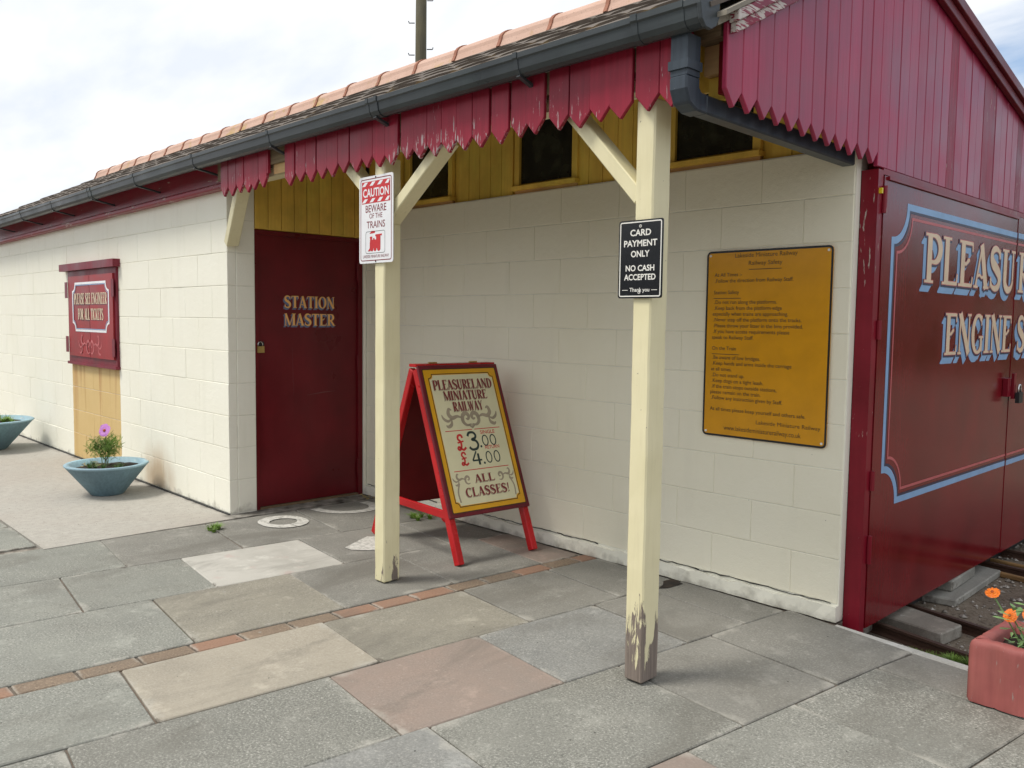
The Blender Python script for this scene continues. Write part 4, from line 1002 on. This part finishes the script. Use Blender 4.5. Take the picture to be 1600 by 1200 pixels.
tp([(.14, .14), (.90, .14), (.90, .44), (.14, .44)], .0002); tp([(.0, .02), (.20, .02), (.20, .22)], .0003)
tp([(.16, .40), (.64, .40), (.64, .56), (.16, .56)], .0004); tp([(.60, .40), (.90, .40), (.90, .74), (.60, .74)], .0005); tp([(.54, .72), (1.0, .74), (1.0, .82), (.54, .80)], .0006)
tp([(.19, .50), (.29, .50), (.33, .72), (.15, .72)], .0006); tp([(.38, .54), (.50, .54), (.48, .64), (.40, .64)], .0007)
tp([(.12, .86), (.50, .88), (.52, .98), (.26, .99)])
put('train_picture', b, 'print_red', t)
for z in (.008, h - .008):
    b = bmesh.new(); tube(b, [(w / 2 - w / 2, -.004, z), (0, -.0065, z)], .004, 8); put('screw', b, 'dark_metal', t)
# card payment
t = sign_root('card_payment_sign', 'black card payment only sign on the near porch post with peeling foot', (3.5575, -.1125, 1.450))
w, h = .199, .284; F = FR((-w / 2, 0, 0), (1, 0, 0), (0, 0, 1))
b = bmesh.new(); prism(b, rrect(0, 0, w, h, .009), .004, (F[0], F[1], F[2], F[3])); put('plate', fixn(b), 'black', t)
b = bmesh.new(); loop_strip(b, rrect(.0075, .0075, w - .0075, h - .0075, .006), .0042, F, LT)
for s, yy, sz, ww in (('CARD', .800, .032, .094), ('PAYMENT', .665, .032, .150), ('ONLY', .530, .032, .084), ('NO CASH', .350, .030, .130), ('ACCEPTED', .235, .030, .143)):
    text_bm(b, s, F, w / 2, h * yy, sz, LT, ww, 'C', .022)
text_bm(b, 'Thank you', F, w / 2, h * .085, .020, LT, .090, 'C', .012)
quadp(b, .020, h * .101, .046, h * .108, F, LT); quadp(b, w - .046, h * .101, w - .020, h * .108, F, LT)
put('lettering', b, 'print_white', t)
for z in (.021, h - .023):
    b = bmesh.new(); tube(b, [(0, -.004, z), (0, -.0072, z)], .0052, 12); put('screw', b, 'print_white', t)
    b = bmesh.new(); tube(b, [(0, -.0073, z), (0, -.0080, z)], .0026, 8); put('screw_head', b, 'dark_metal', t)
# safety sign
t = sign_root('safety_sign', 'large amber railway safety notice screwed to the cream block wall', (3.375, 1.114, .793))
w, h = .664, .930; F = FR((-w / 2, 0, 0), (1, 0, 0), (0, 0, 1))
b = bmesh.new(); prism(b, rrect(0, 0, w, h, .022), .005, (F[0], F[1], F[2], F[3])); put('plate', fixn(b), 'sign_orange', t)
b = bmesh.new(); loop_strip(b, rrect(.005, .005, w - .005, h - .005, .018), .010, F, .0055); put('border', b, 'black', t)
b = bmesh.new(); LS = .0056
def vline(f): return h * (1 - f) - .008
tx = [('.Do not run along the platforms.', .274, .075), ('.Keep back from the platform edge', .306, .075), ('especially when trains are approaching.', .337, .063), ('.Never step off the platform onto the tracks.', .368, .072),
      ('.Please throw your litter in the bins provided.', .400, .072), ('.If you have access requirements please', .431, .072), ('speak to Railway Staff.', .463, .063),
      ('.Be aware of low bridges.', .572, .072), ('.Keep hands and arms inside the carriage', .603, .072), ('at all times.', .635, .063), ('.Do not stand up.', .667, .072), ('.Keep dogs on a tight leash.', .698, .072),
      ('.If the train stops outside stations,', .729, .072), ('please remain on the train.', .760, .063), ('.Follow any instruction given by Staff.', .791, .072),
      ('At all times please keep yourself and others safe.', .852, .063), ('At All Times :-', .128, .070), ('.Follow the direction from Railway Staff.', .160, .075), ('Station Safety', .222, .068), ('On the Train', .522, .066)]
for s, f, x in tx: text_bm(b, s, F, x * w, vline(f), .0262, LS, None, 'L', .006)
text_bm(b, 'Lakeside Miniature Railway', F, w * .49, vline(.030), .030, LS, .330, 'C'); text_bm(b, 'Railway Safety', F, w * .49, vline(.072), .030, LS, .178, 'C')
text_bm(b, 'Lakeside Miniature Railway', F, w * .955, vline(.905), .028, LS, .330, 'R'); text_bm(b, 'www.lakesideminiaturerailway.co.uk', F, w * .50, vline(.953), .034, LS, .415, 'C')
for f, x0, x1 in ((.096, .36, .62), (.246, .068, .30), (.546, .066, .30)): quadp(b, w * x0, vline(f), w * x1, vline(f) + .003, F, LS)
put('lettering', b, 'print_dark', t)
for x, z in ((.022, .022), (w - .022, .022), (.022, h - .022), (w - .022, h - .022)):
    b = bmesh.new(); tube(b, [(x - w / 2, -.0055, z), (x - w / 2, -.009, z)], .006, 10); put('screw', b, 'print_white', t)

# ============================================================ A-BOARD
ab = thing('a_board_sign', 'red folding A-board listing single and return fares, standing under the porch', 'sign', (1.535, .700, 0.005), (0, 0, math.radians(-4.5)))
HW, HT, FX = .292, 1.085, .455
def leaf(sgn):
    # legs
    for y in (-HW + .022, HW - .022):
        b = bmesh.new(); bar(b, (sgn * .018, y, HT - .02), (sgn * FX, y, .0), .042, .046, (sgn * 1, 0, .42))
        put('leg', b, 'board_red', ab, bevel=.004)
for s in (1, -1): leaf(s)
# panels follow the legs' slope
dirv = Vector((FX - .018, 0, -(HT - .02))).normalized(); LL = math.hypot(FX - .018, HT - .02)
def panel(sgn, l0, l1, off, t, mat, name, w=HW, par=None):
    d = Vector((sgn * dirv.x, 0, dirv.z)); n = Vector((sgn * -dirv.z, 0, dirv.x)); o0 = Vector((sgn * .018, 0, HT - .02))
    b = bmesh.new(); P0 = o0 + n * off
    prism(b, [(-w, l0), (w, l0), (w, l1), (-w, l1)], t, (P0, (0, 1, 0), d, n)); return put(name, fixn(b), mat, par or ab, bevel=.003)
fp = panel(1, -.01, .895, .024, .018, 'board_maroon', 'panel')
rp = panel(-1, .03, .955, -.006, .010, 'board_dark', 'panel', HW - .044)
bk = panel(1, .03, .80, -.016, .008, 'board_dark', 'backing', HW - .044)
b = bmesh.new(); bar(b, (.0, -HW, HT + .004), (.0, HW, HT + .004), .075, .018); put('top_rail', b, 'board_red', ab, bevel=.003)
for sgn, l in ((1, .86),):
    o0 = Vector((sgn * .018, 0, HT - .02)); c = o0 + Vector((sgn * dirv.x, 0, dirv.z)) * l
    b = bmesh.new(); bar(b, (c.x, -HW + .045, c.z), (c.x, HW - .045, c.z), .03, .05, (0, 0, 1)); put('cross_rail', b, 'board_red', ab, bevel=.003)
for y in (-HW + .012,):
    b = bmesh.new(); bar(b, (-.36, y, .262), (.355, y, .262), .018, .046); put('spreader', b, 'board_red', ab, bevel=.003)
for y in (-.15, .15):
    b = bmesh.new(); tube(b, [(0, y - .03, HT + .016), (0, y + .03, HT + .016)], .006, 8); put('hinge', b, 'brass', ab)
# lettering on the front panel; u across, v upward
nrm = Vector((-dirv.z, 0, dirv.x)); up = -dirv
O = Vector((.018, 0, HT - .02)) + nrm * (.024 + .0181) + dirv * .895
F = (O + Vector((0, -HW, 0)), Vector((0, 1, 0)), up, nrm)
PW, PHh = 2 * HW, .905
b = bmesh.new(); polyp(b, rrect(.028, .028, PW - .028, PHh - .028, .006), F, .0006); put('yellow_field', b, 'sign_gold', fp)
b = bmesh.new(); polyp(b, notch(.062, .062, PW - .062, PHh - .062, .026), F, .0010); put('cream_field', b, 'sign_cream', fp)
b = bmesh.new(); loop_strip(b, notch(.056, .056, PW - .056, PHh - .056, .026), .0045, F, .0014); loop_strip(b, rrect(.024, .024, PW - .024, PHh - .024, .004), .005, F, .0013); put('border', b, 'print_dark', fp)
for s, x0, x1, y, hh in (('PLEASURELAND', .076, PW - .076, .752, .060), ('MINIATURE', .135, PW - .130, .686, .056), ('RAILWAY', .185, PW - .180, .616, .058)):
    serif_block(fp, 'lettering', s, F, x0, x1, y, hh, .0012, 'print_maroon', 'print_grey', None, None, -.0040, -.005, 1)
for s, x0, x1, y, hh in (('ALL', .222, .370, .184, .046), ('CLASSES!', .140, .462, .106, .052)):
    serif_block(fp, 'lettering', s, F, x0, x1, y, hh, .0012, 'print_maroon', 'print_grey', None, None, -.0040, -.005, 1)
b = bmesh.new(); scroll(b, F, PW / 2 + .006, .572, .130, .0012, 1, .015); scroll(b, F, PW / 2 - .006, .572, .130, .0012, -1, .015)
for k in (-2, -1, 0, 1, 2): ribbon(b, [(PW / 2, .506), (PW / 2 + k * .012, .528), (PW / 2 + k * .018, .538 - abs(k) * .006)], [.003, .008, .002], F, .0013 + k * .00005)
scroll(b, F, .400, .208, .078, .0012, 1, .014); scroll(b, F, .188, .208, .078, .0012, -1, .014)
ribbon(b, cr([(.478, .19), (.500, .14), (.497, .08)], 4), [.010] * 9, F, .0014); ribbon(b, cr([(.110, .19), (.090, .14), (.094, .08)], 4), [.010] * 9, F, .0014)
put('scrollwork', b, 'print_grey', fp)
for u0, u1, v0 in ((.092, .284, .497), (.300, PW - .092, .497), (.092, PW - .092, .258)):
    b = bmesh.new(); quadp(b, u0, v0, u1, v0 + .0045, F, .0012); put('rule_line', b, 'print_red', fp)
b = bmesh.new(); text_bm(b, 'SINGLE', F, .338, .467, .030, .0012, .108, 'L', .014); put('lettering', b, 'print_red', fp)
b = bmesh.new(); text_bm(b, 'RETURN', F, .350, .374, .029, .0012, .106, 'L', .014); put('lettering', b, 'print_red', fp)
def pound(x, y, s):
    b = bmesh.new()
    p = cr([(x + .46 * s, y + .78 * s), (x + .38 * s, y + .96 * s), (x + .18 * s, y + .94 * s), (x + .12 * s, y + .74 * s), (x + .28 * s, y + .55 * s), (x + .28 * s, y + .28 * s), (x + .14 * s, y + .06 * s), (x + .00 * s, y + .12 * s), (x + .10 * s, y + .24 * s), (x + .38 * s, y + .04 * s), (x + .60 * s, y + .18 * s)], 5)
    ribbon(b, p, [.14 * s] * len(p), F, .0013); ribbon(b, [(x + .04 * s, y + .50 * s), (x + .50 * s, y + .58 * s)], [.10 * s] * 2, F, .0016); put('pound_mark', b, 'print_red', fp)
pound(.156, .378, .096); pound(.160, .288, .080)
b = bmesh.new()
p3 = cr([(.240, .460), (.254, .480), (.284, .480), (.298, .462), (.290, .446), (.266, .438), (.294, .428), (.304, .404), (.290, .382), (.258, .378), (.238, .394)], 5); ribbon(b, p3, [.015] * len(p3), F, .0013)
ribbon(b, [(.240, .312), (.308, .312)], [.010] * 2, F, .0013); ribbon(b, [(.276, .366), (.240, .312)], [.010] * 2, F, .0015); ribbon(b, [(.286, .352), (.286, .284)], [.015] * 2, F, .0017)
for x, y in ((.324, .392), (.322, .292)): polyp(b, arc(x, y, .0075, .0075, 0, 340, 10), F, .0013)
for x, y, r in ((.362, .426, .031), (.420, .426, .031), (.362, .324, .033), (.422, .324, .033)):
    a = arc(x, y, .020, r, 0, 360, 20); ribbon(b, a, [.0075] * 21, F, .0013)
put('lettering', b, 'print_black', fp)

# ============================================================ PLANTERS AND PLANTS
def lathe(bm, prof, seg=48):
    rings = [[bm.verts.new((r * math.cos(2 * math.pi * k / seg), r * math.sin(2 * math.pi * k / seg), z)) for k in range(seg)] for r, z in prof]
    for a, c in zip(rings, rings[1:]):
        for k in range(seg): bm.faces.new((a[k], a[(k + 1) % seg], c[(k + 1) % seg], c[k]))
    return rings
def bowl(loc, s, hh, label, group):
    t = thing('bowl_planter', label, 'planter', loc, group=group)
    b = bmesh.new(); r = lathe(b, [(.112 * s, 0), (.120 * s, .006), (.288 * s, hh - .014)]); b.faces.new(r[0][::-1]); put('bowl', b, 'bowl', t, smooth=True)
    b = bmesh.new(); lathe(b, [(.2875 * s, hh - .014), (.296 * s, hh - .008), (.296 * s, hh), (.290 * s, hh + .004), (.258 * s, hh + .002), (.240 * s, hh - .05), (.15 * s, hh - .10)]); put('rim', b, 'rim', t, smooth=True)
    b = bmesh.new(); rr = lathe(b, [(.001, hh - .022), (.08 * s, hh - .024), (.16 * s, hh - .028), (.245 * s, hh - .038)], 36)
    for v in b.verts: v.co.z += random.uniform(-.006, .008)
    put('soil', b, 'soil', t); return t
bowl((-1.28, -.375, .004), 1.0, .235, 'blue grey bowl planter with a pink flower in front of the ochre painted wall', 'blue bowl planters by the wall')
bowl((-4.28, -.52, .004), 1.42, .300, 'blue grey bowl planter cut off at the left edge, low green leaves in it', 'blue bowl planters by the wall')
def blades(bm, c, n, L, w, spread=1.0, up=1.0, seg=3):
    for _ in range(n):
        a = random.uniform(0, 6.283); l = L * random.uniform(.5, 1.1); d = Vector((math.cos(a), math.sin(a), 0)); s = Vector((-d.y, d.x, 0))
        out = spread * random.uniform(.2, 1.0); p0 = Vector(c) + d * random.uniform(0, .012); prev = None
        for i in range(seg + 1):
            t = i / seg; p = p0 + d * out * l * t * t + Vector((0, 0, up)) * l * (t - .35 * out * t * t)
            ww = w * (1 - t) * .5 + .0002; a_, b_ = bm.verts.new(p + s * ww), bm.verts.new(p - s * ww)
            if prev: bm.faces.new((prev[0], prev[1], b_, a_))
            prev = (a_, b_)
def feathery(bm, stems, R, n, size):
    for _ in range(n):
        c = random.choice(stems); p = Vector(c) + Vector([random.gauss(0, R) for _ in range(3)])
        d = Vector((random.uniform(-1, 1), random.uniform(-1, 1), random.uniform(.0, 1))).normalized(); s = d.orthogonal().normalized()
        for k in range(4):
            q = p + d * size * k * .22
            for sg in (-1, 1):
                e = q + (s * sg * .8 + d * .7).normalized() * size * random.uniform(.3, .5); x = d.cross(s) * .0012 + d * .001
                bm.faces.new([bm.verts.new(v) for v in (q - x, q + x, e)])
        x = s * .0009; bm.faces.new([bm.verts.new(v) for v in (p - x, p + x, p + d * size)])
def disc_flower(name, parent, c, r, tilt, petals, mat, cmat, layers=1, pw=.5):
    zq = Vector(tilt).normalized(); u = zq.orthogonal().normalized(); v = zq.cross(u); c = Vector(c); b = bmesh.new()
    for L in range(layers):
        rr = r * (1 - .28 * L)
        for k in range(petals):
            a = 2 * math.pi * (k + .5 * L) / petals + random.uniform(-.05, .05); d = u * math.cos(a) + v * math.sin(a); s = zq.cross(d)
            lift = zq * (.10 * L * r + .004); tip = rr * random.uniform(.9, 1.06); ww = rr * pw * math.pi / petals * 1.35
            P = [c + lift + d * rr * .1, c + lift + d * rr * .6 + s * ww + zq * r * .06, c + lift + d * tip + s * ww * .5 + zq * r * random.uniform(-.05, .08), c + lift + d * tip - s * ww * .5 + zq * r * random.uniform(-.05, .08), c + lift + d * rr * .6 - s * ww + zq * r * .06]
            b.faces.new([b.verts.new(p) for p in P])
    f = put(name, b, mat, parent)
    b = bmesh.new(); bmesh.ops.create_uvsphere(b, u_segments=10, v_segments=6, radius=r * .24)
    for vv in b.verts: vv.co = c + zq * r * .14 * layers + (u * vv.co.x + v * vv.co.y + zq * vv.co.z * .6)
    put('flower_centre', b, cmat, f)
# cosmos in the bowl
cx, cy, cz = -1.28, -.375, .215
t = thing('cosmos_plant', 'feathery green plant with one pink flower growing in the near bowl planter', 'plant', (cx - .03, cy, cz))
b = bmesh.new(); sp = []
for k in range(9):
    e = (random.uniform(-.10, .11), random.uniform(-.07, .07), random.uniform(.12, .19)); base = (random.uniform(-.04, .04), random.uniform(-.03, .03), 0)
    tube(b, cr([base, (e[0] * .5 + base[0] * .5, e[1] * .5, e[2] * .55), e], 3), .0022, 5); sp.append(e); sp.append((e[0] * .7, e[1] * .7, e[2] * .7))
tube(b, [(0, 0, 0), (.01, 0, .14), (.03, 0, .268)], .002, 5); put('stem', b, 'stem', t)
b = bmesh.new(); feathery(b, sp, .028, 620, .042); put('foliage', b, 'leaf', t)
disc_flower('flower', t, (.032, -.01, .275), .050, (.5, -.75, .35), 8, 'pink', 'orange_dark', 1, .95)
t2 = thing('low_plant', 'small grey green tufts with dry leaves at the foot of the pink flower', 'plant', (cx, cy, cz))
b = bmesh.new()
for q in ((.05, -.10, -.005), (.10, -.06, -.005), (.16, .02, -.01), (-.08, -.10, -.008), (-.12, -.06, -.008), (.03, -.13, -.008), (.12, .06, -.006)): blades(b, q, 60, .055, .004, 1.1)
put('foliage', b, 'leaf_dark', t2)
b = bmesh.new()
for _ in range(26):
    p = Vector((random.uniform(-.17, .0), random.uniform(-.16, -.02), random.uniform(.0, .02))); a = random.uniform(0, 6); d = Vector((math.cos(a), math.sin(a), random.uniform(-.3, .5))) * .018; s = Vector((-math.sin(a), math.cos(a), .2)) * .008
    b.faces.new([b.verts.new(v) for v in (p - d, p + s, p + d, p - s)])
put('dry_leaf', b, 'dry_leaf', t2)
t3 = thing('low_plant', 'low green leaves in the bowl planter at the left edge', 'plant', (-4.28, -.52, .28))
b = bmesh.new()
for _ in range(22): blades(b, (random.uniform(-.26, .28), random.uniform(-.26, .2), 0), 26, .075, .014, 1.2)
put('foliage', b, 'leaf', t3)
# pink trough
tr = thing('trough_planter', 'pink painted fluted concrete trough on the platform edge', 'planter', (4.481, .668, .004), (0, 0, math.radians(-3)))
LX, LY, HZ = .95, .36, .232
def trough():
    b = bmesh.new(); outer = []
    n = 72
    def prof(s, L): return .010 * abs(math.sin(math.pi * s / .092)) ** .6 * -1 + .004 * (1 if .03 < s < L - .03 else 0)
    for i in range(n): s = LX * i / n; outer.append((s, 0 + prof(s, LX) + .010))
    for i in range(28): s = LY * i / 28; outer.append((LX - prof(s, LY) * 1 - .010, s))
    for i in range(n): s = LX * (1 - i / n); outer.append((s, LY - prof(s, LX) - .010))
    for i in range(28): s = LY * (1 - i / 28); outer.append((prof(s, LY) + .010, s))
    def ins(p, d): return (min(max(p[0], d), LX - d), min(max(p[1], d), LY - d))
    levels = [(0, .006), (.012, 0.0), (.10, .0), (.19, .0), (HZ - .022, .002), (HZ - .008, .008), (HZ, .018)]
    rings = []
    for z, d in levels:
        rings.append([b.verts.new((*(ins(p, d) if d else p), z + (random.uniform(-.002, .002) if z > .1 else 0))) for p in outer])
    for z, d in ((HZ + .002, .040), (HZ - .012, .054), (HZ - .08, .058)):
        rings.append([b.verts.new((*ins(p, d), z + random.uniform(-.002, .002))) for p in outer])
    N_ = len(outer)
    for a, c in zip(rings, rings[1:]):
        for k in range(N_):
            try: b.faces.new((a[k], a[(k + 1) % N_], c[(k + 1) % N_], c[k]))
            except ValueError: pass
    bmesh.ops.remove_doubles(b, verts=b.verts, dist=.0003); return fixn(b)
put('trough', trough(), 'trough', tr, smooth=True)
b = B(.056, LX - .056, .056, LY - .056, HZ - .075, HZ - .045); bmesh.ops.subdivide_edges(b, edges=list(b.edges), cuts=8, use_grid_fill=True)
for v in b.verts:
    if v.co.z > HZ - .05: v.co.z += random.uniform(-.008, .01)
put('soil', b, 'soil', tr)
# marigolds
mg = thing('marigold_plant', 'orange marigolds with pale green leaves growing in the pink trough', 'plant', (4.60, .82, .19))
b = bmesh.new(); heads = [((-.085, -.02, .190), .026, (-.1, -.6, .9)), ((-.022, -.02, .122), .026, (-.2, -.9, .5)), ((.045, -.05, .150), .024, (.1, -.8, .6)), ((.10, .0, .24), .026, (0, -.4, 1)), ((.20, -.04, .20), .026, (.2, -.6, .8)), ((.32, .02, .17), .025, (0, -.5, .9))]
for h, r, n in heads:
    base = Vector((h[0] * .4 + .06, .0, -.02)); tube(b, cr([tuple(base), tuple((base + Vector(h)) / 2 + Vector((.012, 0, -.01))), tuple(Vector(h) - Vector(n).normalized() * .012)], 4), [.0028] * 9, 6)
put('stem', b, 'leaf_pale', mg)
for h, r, n in heads: disc_flower('flower', mg, h, r, n, 26, 'orange', 'orange_dark', 3, 1.0)
def leafy(b, n, xr, yr, zr, L):
    for _ in range(n):
        p = Vector((random.uniform(*xr), random.uniform(*yr), random.uniform(*zr))); a = random.uniform(0, 6.283)
        d = Vector((math.cos(a), math.sin(a), random.uniform(-.1, .8))).normalized(); s = d.cross(Vector((0, 0, 1))).normalized(); l = L * random.uniform(.6, 1.2); nn = s.cross(d)
        P = [p, p + d * l * .35 + s * l * .10, p + d * l * .75 + s * l * .20, p + d * l + nn * l * .06, p + d * l * .75 - s * l * .20, p + d * l * .35 - s * l * .10]
        P[3] = P[3] - Vector((0, 0, l * .08)); vs = [b.verts.new(q) for q in P]; m = b.verts.new(p + d * l * .6 - nn * l * .05)
        for i in range(6): b.faces.new((vs[i], vs[(i + 1) % 6], m))
b = bmesh.new(); leafy(b, 210, (-.01, .40), (-.11, .10), (-.02, .17), .055); leafy(b, 40, (-.03, .10), (-.10, .06), (-.02, .05), .045); leafy(b, 30, (.03, .09), (-.03, .03), (.12, .26), .05); put('leaf', b, 'leaf_pale', mg)
# weeds
def weed(loc, n, L, w, label, r=.03, m='leaf_dark', spread=1.3):
    t = thing('weed', label, 'weed', loc); b = bmesh.new()
    for _ in range(6): blades(b, (random.gauss(0, r), random.gauss(0, r), 0), n, L, w, spread)
    put('foliage', b, m, t)
weed((.345, -.255, .0), 22, .05, .010, 'small green weed growing in the slab joint in front of the door corner', .035, 'leaf')
weed((.93, .93, .0), 22, .055, .012, 'green weed growing behind the A-board against the porch wall', .04, 'leaf')
weed((4.19, 1.33, -.135), 120, .06, .006, 'patch of moss and grass below the platform edge', .055, 'leaf')
weed((3.98, 1.30, -.135), 30, .03, .006, 'small tuft of grass beside the near rusty rail', .03, 'leaf')
b = bmesh.new()
t = thing('leaf_litter', 'few dry brown leaves lying in the porch corner by the door', 'leaves', (.09, 1.03, .006))
for _ in range(14):
    p = Vector((random.uniform(-.05, .10), random.uniform(-.03, .05), random.uniform(0, .012))); a = random.uniform(0, 6); d = Vector((math.cos(a), math.sin(a), .1)) * .022; s = Vector((-math.sin(a), math.cos(a), .3)) * .009
    b.faces.new([b.verts.new(v) for v in (p - d, p + s, p + d, p - s)])
put('dry_leaf', b, 'dry_leaf', t)

# ============================================================ TRACK
def rail(p, q, label, grp='rusty narrow gauge rails out of the shed'):
    p, q = Vector(p), Vector(q); d = (q - p).normalized(); s = Vector((-d.y, d.x, 0)); b = bmesh.new()
    prism(b, [(-.028, 0), (.028, 0), (.026, .008), (.006, .014), (.006, .036), (.014, .042), (.013, .054), (-.013, .054), (-.014, .042), (-.006, .036), (-.006, .014), (-.026, .008)], (q - p).length, (p, s, (0, 0, 1), d)); fixn(b)
    me = finish(b, 'rail')
    for v in me.vertices: v.co -= p
    o = link('rail', me, 'rust', None, p); tag(o, label, 'rail', grp)
Zr = -.142
rail((3.66, 1.545, Zr), (9.0, .30, Zr), 'rusty rail nearest the platform edge, under the end of the loose slab')
rail((3.66, 1.945, Zr), (9.0, .72, Zr), 'rusty rail just beyond the loose concrete slab')
rail((3.66, 3.13, Zr), (9.0, 2.45, Zr), 'rusty rail beyond the tilted concrete kerb beside the split timber')
rail((3.66, 3.55, Zr), (9.0, 2.90, Zr), 'farthest rusty rail coming out below the shed doors')
def slabthing(name, poly, z, t, mat, label, cat, bev=.006):
    cx = sum(p[0] for p in poly) / len(poly); cy = sum(p[1] for p in poly) / len(poly); b = bmesh.new()
    prism(b, [(p[0] - cx, p[1] - cy) for p in poly], t, ((0, 0, 0), (1, 0, 0), (0, 1, 0), (0, 0, 1))); o = put(name, fixn(b), mat, None, (cx, cy, z), bevel=bev); return tag(o, label, cat)
slabthing('concrete_slab', [(3.62, 1.625), (4.10, 1.545), (4.125, 1.745), (3.62, 1.895)], -.139, .062, 'slab_brown', 'brown concrete slab lying between the two nearest rails', 'slab')
slabthing('concrete_kerb', [(3.78, 2.16), (3.95, 2.19), (3.935, 3.0), (3.79, 3.02)], -.139, .040, 'concrete_piece', 'pale flat concrete kerb lying beyond the rails under the shed door', 'kerb')
slabthing('concrete_block', [(3.74, 2.30), (3.885, 2.32), (3.87, 2.74), (3.74, 2.76)], -.098, .060, 'concrete_piece', 'grey concrete block resting on the pale kerb under the shed door', 'block')
slabthing('timber_strip', [(3.70, 3.02), (5.6, 2.71), (5.6, 2.745), (3.70, 3.055)], -.139, .030, 'timber', 'orange brown split timber lying along the far track', 'timber')
slabthing('timber_strip', [(3.70, 3.32), (5.6, 3.06), (5.6, 3.085), (3.70, 3.35)], -.139, .022, 'timber', 'thin timber between the two farthest rails', 'timber')
# pebbles and litter on the track bed
b = bmesh.new()
for _ in range(6000):
    x = random.uniform(3.6, 6.5); y = random.uniform(1.12, 5.2); r = random.choice((.003, .004, .005, .007, .010, .016)) * random.uniform(.7, 1.2)
    vs = [b.verts.new((x + r * random.uniform(.7, 1.2) * dx, y + r * random.uniform(.7, 1.2) * dy, -.139 + r * .7 * (dz + .3))) for dx, dy, dz in ((1, 0, 0), (0, 1, 0), (-1, 0, 0), (0, -1, 0), (0, 0, 1))]
    for i in range(4): b.faces.new((vs[i], vs[(i + 1) % 4], vs[4]))
o = put('gravel', b, 'pebble'); o['kind'] = 'stuff'; o['label'] = 'small stones scattered over the brown track bed'; o['category'] = 'gravel'

# ============================================================ POLE AND WIRE
t = thing('telegraph_pole', 'tall weathered wooden telegraph pole standing behind the tiled roof', 'pole', (-5.63, 6.0, -.14))
b = bmesh.new(); tube(b, [(0, 0, 0), (.0, 0, 5), (.02, 0, 9.0)], [.105, .092, .08], 16); put('shaft', b, 'pole', t, smooth=True)
for z, s in ((5.35, 1), (5.75, -1), (5.72 + .12, 1), (6.25, -1), (6.6, 1)):
    b = bmesh.new(); d = Vector((.7, .7, 0)) * s; tube(b, [d * .10 + Vector((0, 0, z)), d * .19 + Vector((0, 0, z)), d * .20 + Vector((0, 0, z + .03))], .009, 6); put('step_bolt', b, 'dark_metal', t)
b = bmesh.new(); pts = [(-24, 14, 8.72), (-12, 18, 10.75), (0, 22, 13.1)]
o = put('overhead_wire', tube(bmesh.new(), pts, .012, 5), 'wire'); b.free(); tag(o, 'thin overhead wire crossing the sky at the top left', 'wire')

# ============================================================ ADDED UNSEEN TREES (for door reflections and to cut low sky light)
def belt(name, p, q, label, h0=4.6, seedv=1):
    random.seed(seedv); p, q = Vector(p), Vector(q); L = (q - p).length; d = (q - p).normalized(); s_ = Vector((-d.y, d.x, 0)); x = 0.0
    b = bmesh.new()
    while x < L:
        hh = h0 * random.uniform(.82, 1.18); c = p + d * x + s_ * random.uniform(-.5, .5)
        tube(b, [c, c + Vector((0, 0, hh * .7))], [.12, .05], 7)
        for _ in range(520):
            zz = random.random() ** .8; R_ = 1.55 * (1 - zz) ** .55 + .1; a = random.uniform(0, 6.283); rr = R_ * random.uniform(.72, 1.0)
            c2 = c + Vector((math.cos(a) * rr, math.sin(a) * rr, .1 + zz * hh)); n = Vector([random.gauss(0, 1) for _ in range(3)]).normalized(); u = n.orthogonal().normalized() * random.uniform(.16, .34); v = n.cross(u)
            b.faces.new([b.verts.new(c2 + w) for w in (-u, v * .6, u, -v * .6)])
        x += 1.8
    o = put(name, b, 'leaf_dark'); o['kind'] = 'stuff'; o['label'] = label; o['category'] = 'added trees'
belt('added_tree_screen', (6.5, 27, -.14), (46, 24, -.14), 'added out-of-view tree screen beyond the tracks, giving the maroon doors a dark reflection', 4.4, 3)
belt('added_tree_screen', (-26, -21, -.14), (18, -22, -.14), 'added out-of-view tree screen facing the station, holding low sky light off the porch', 5.2, 4)
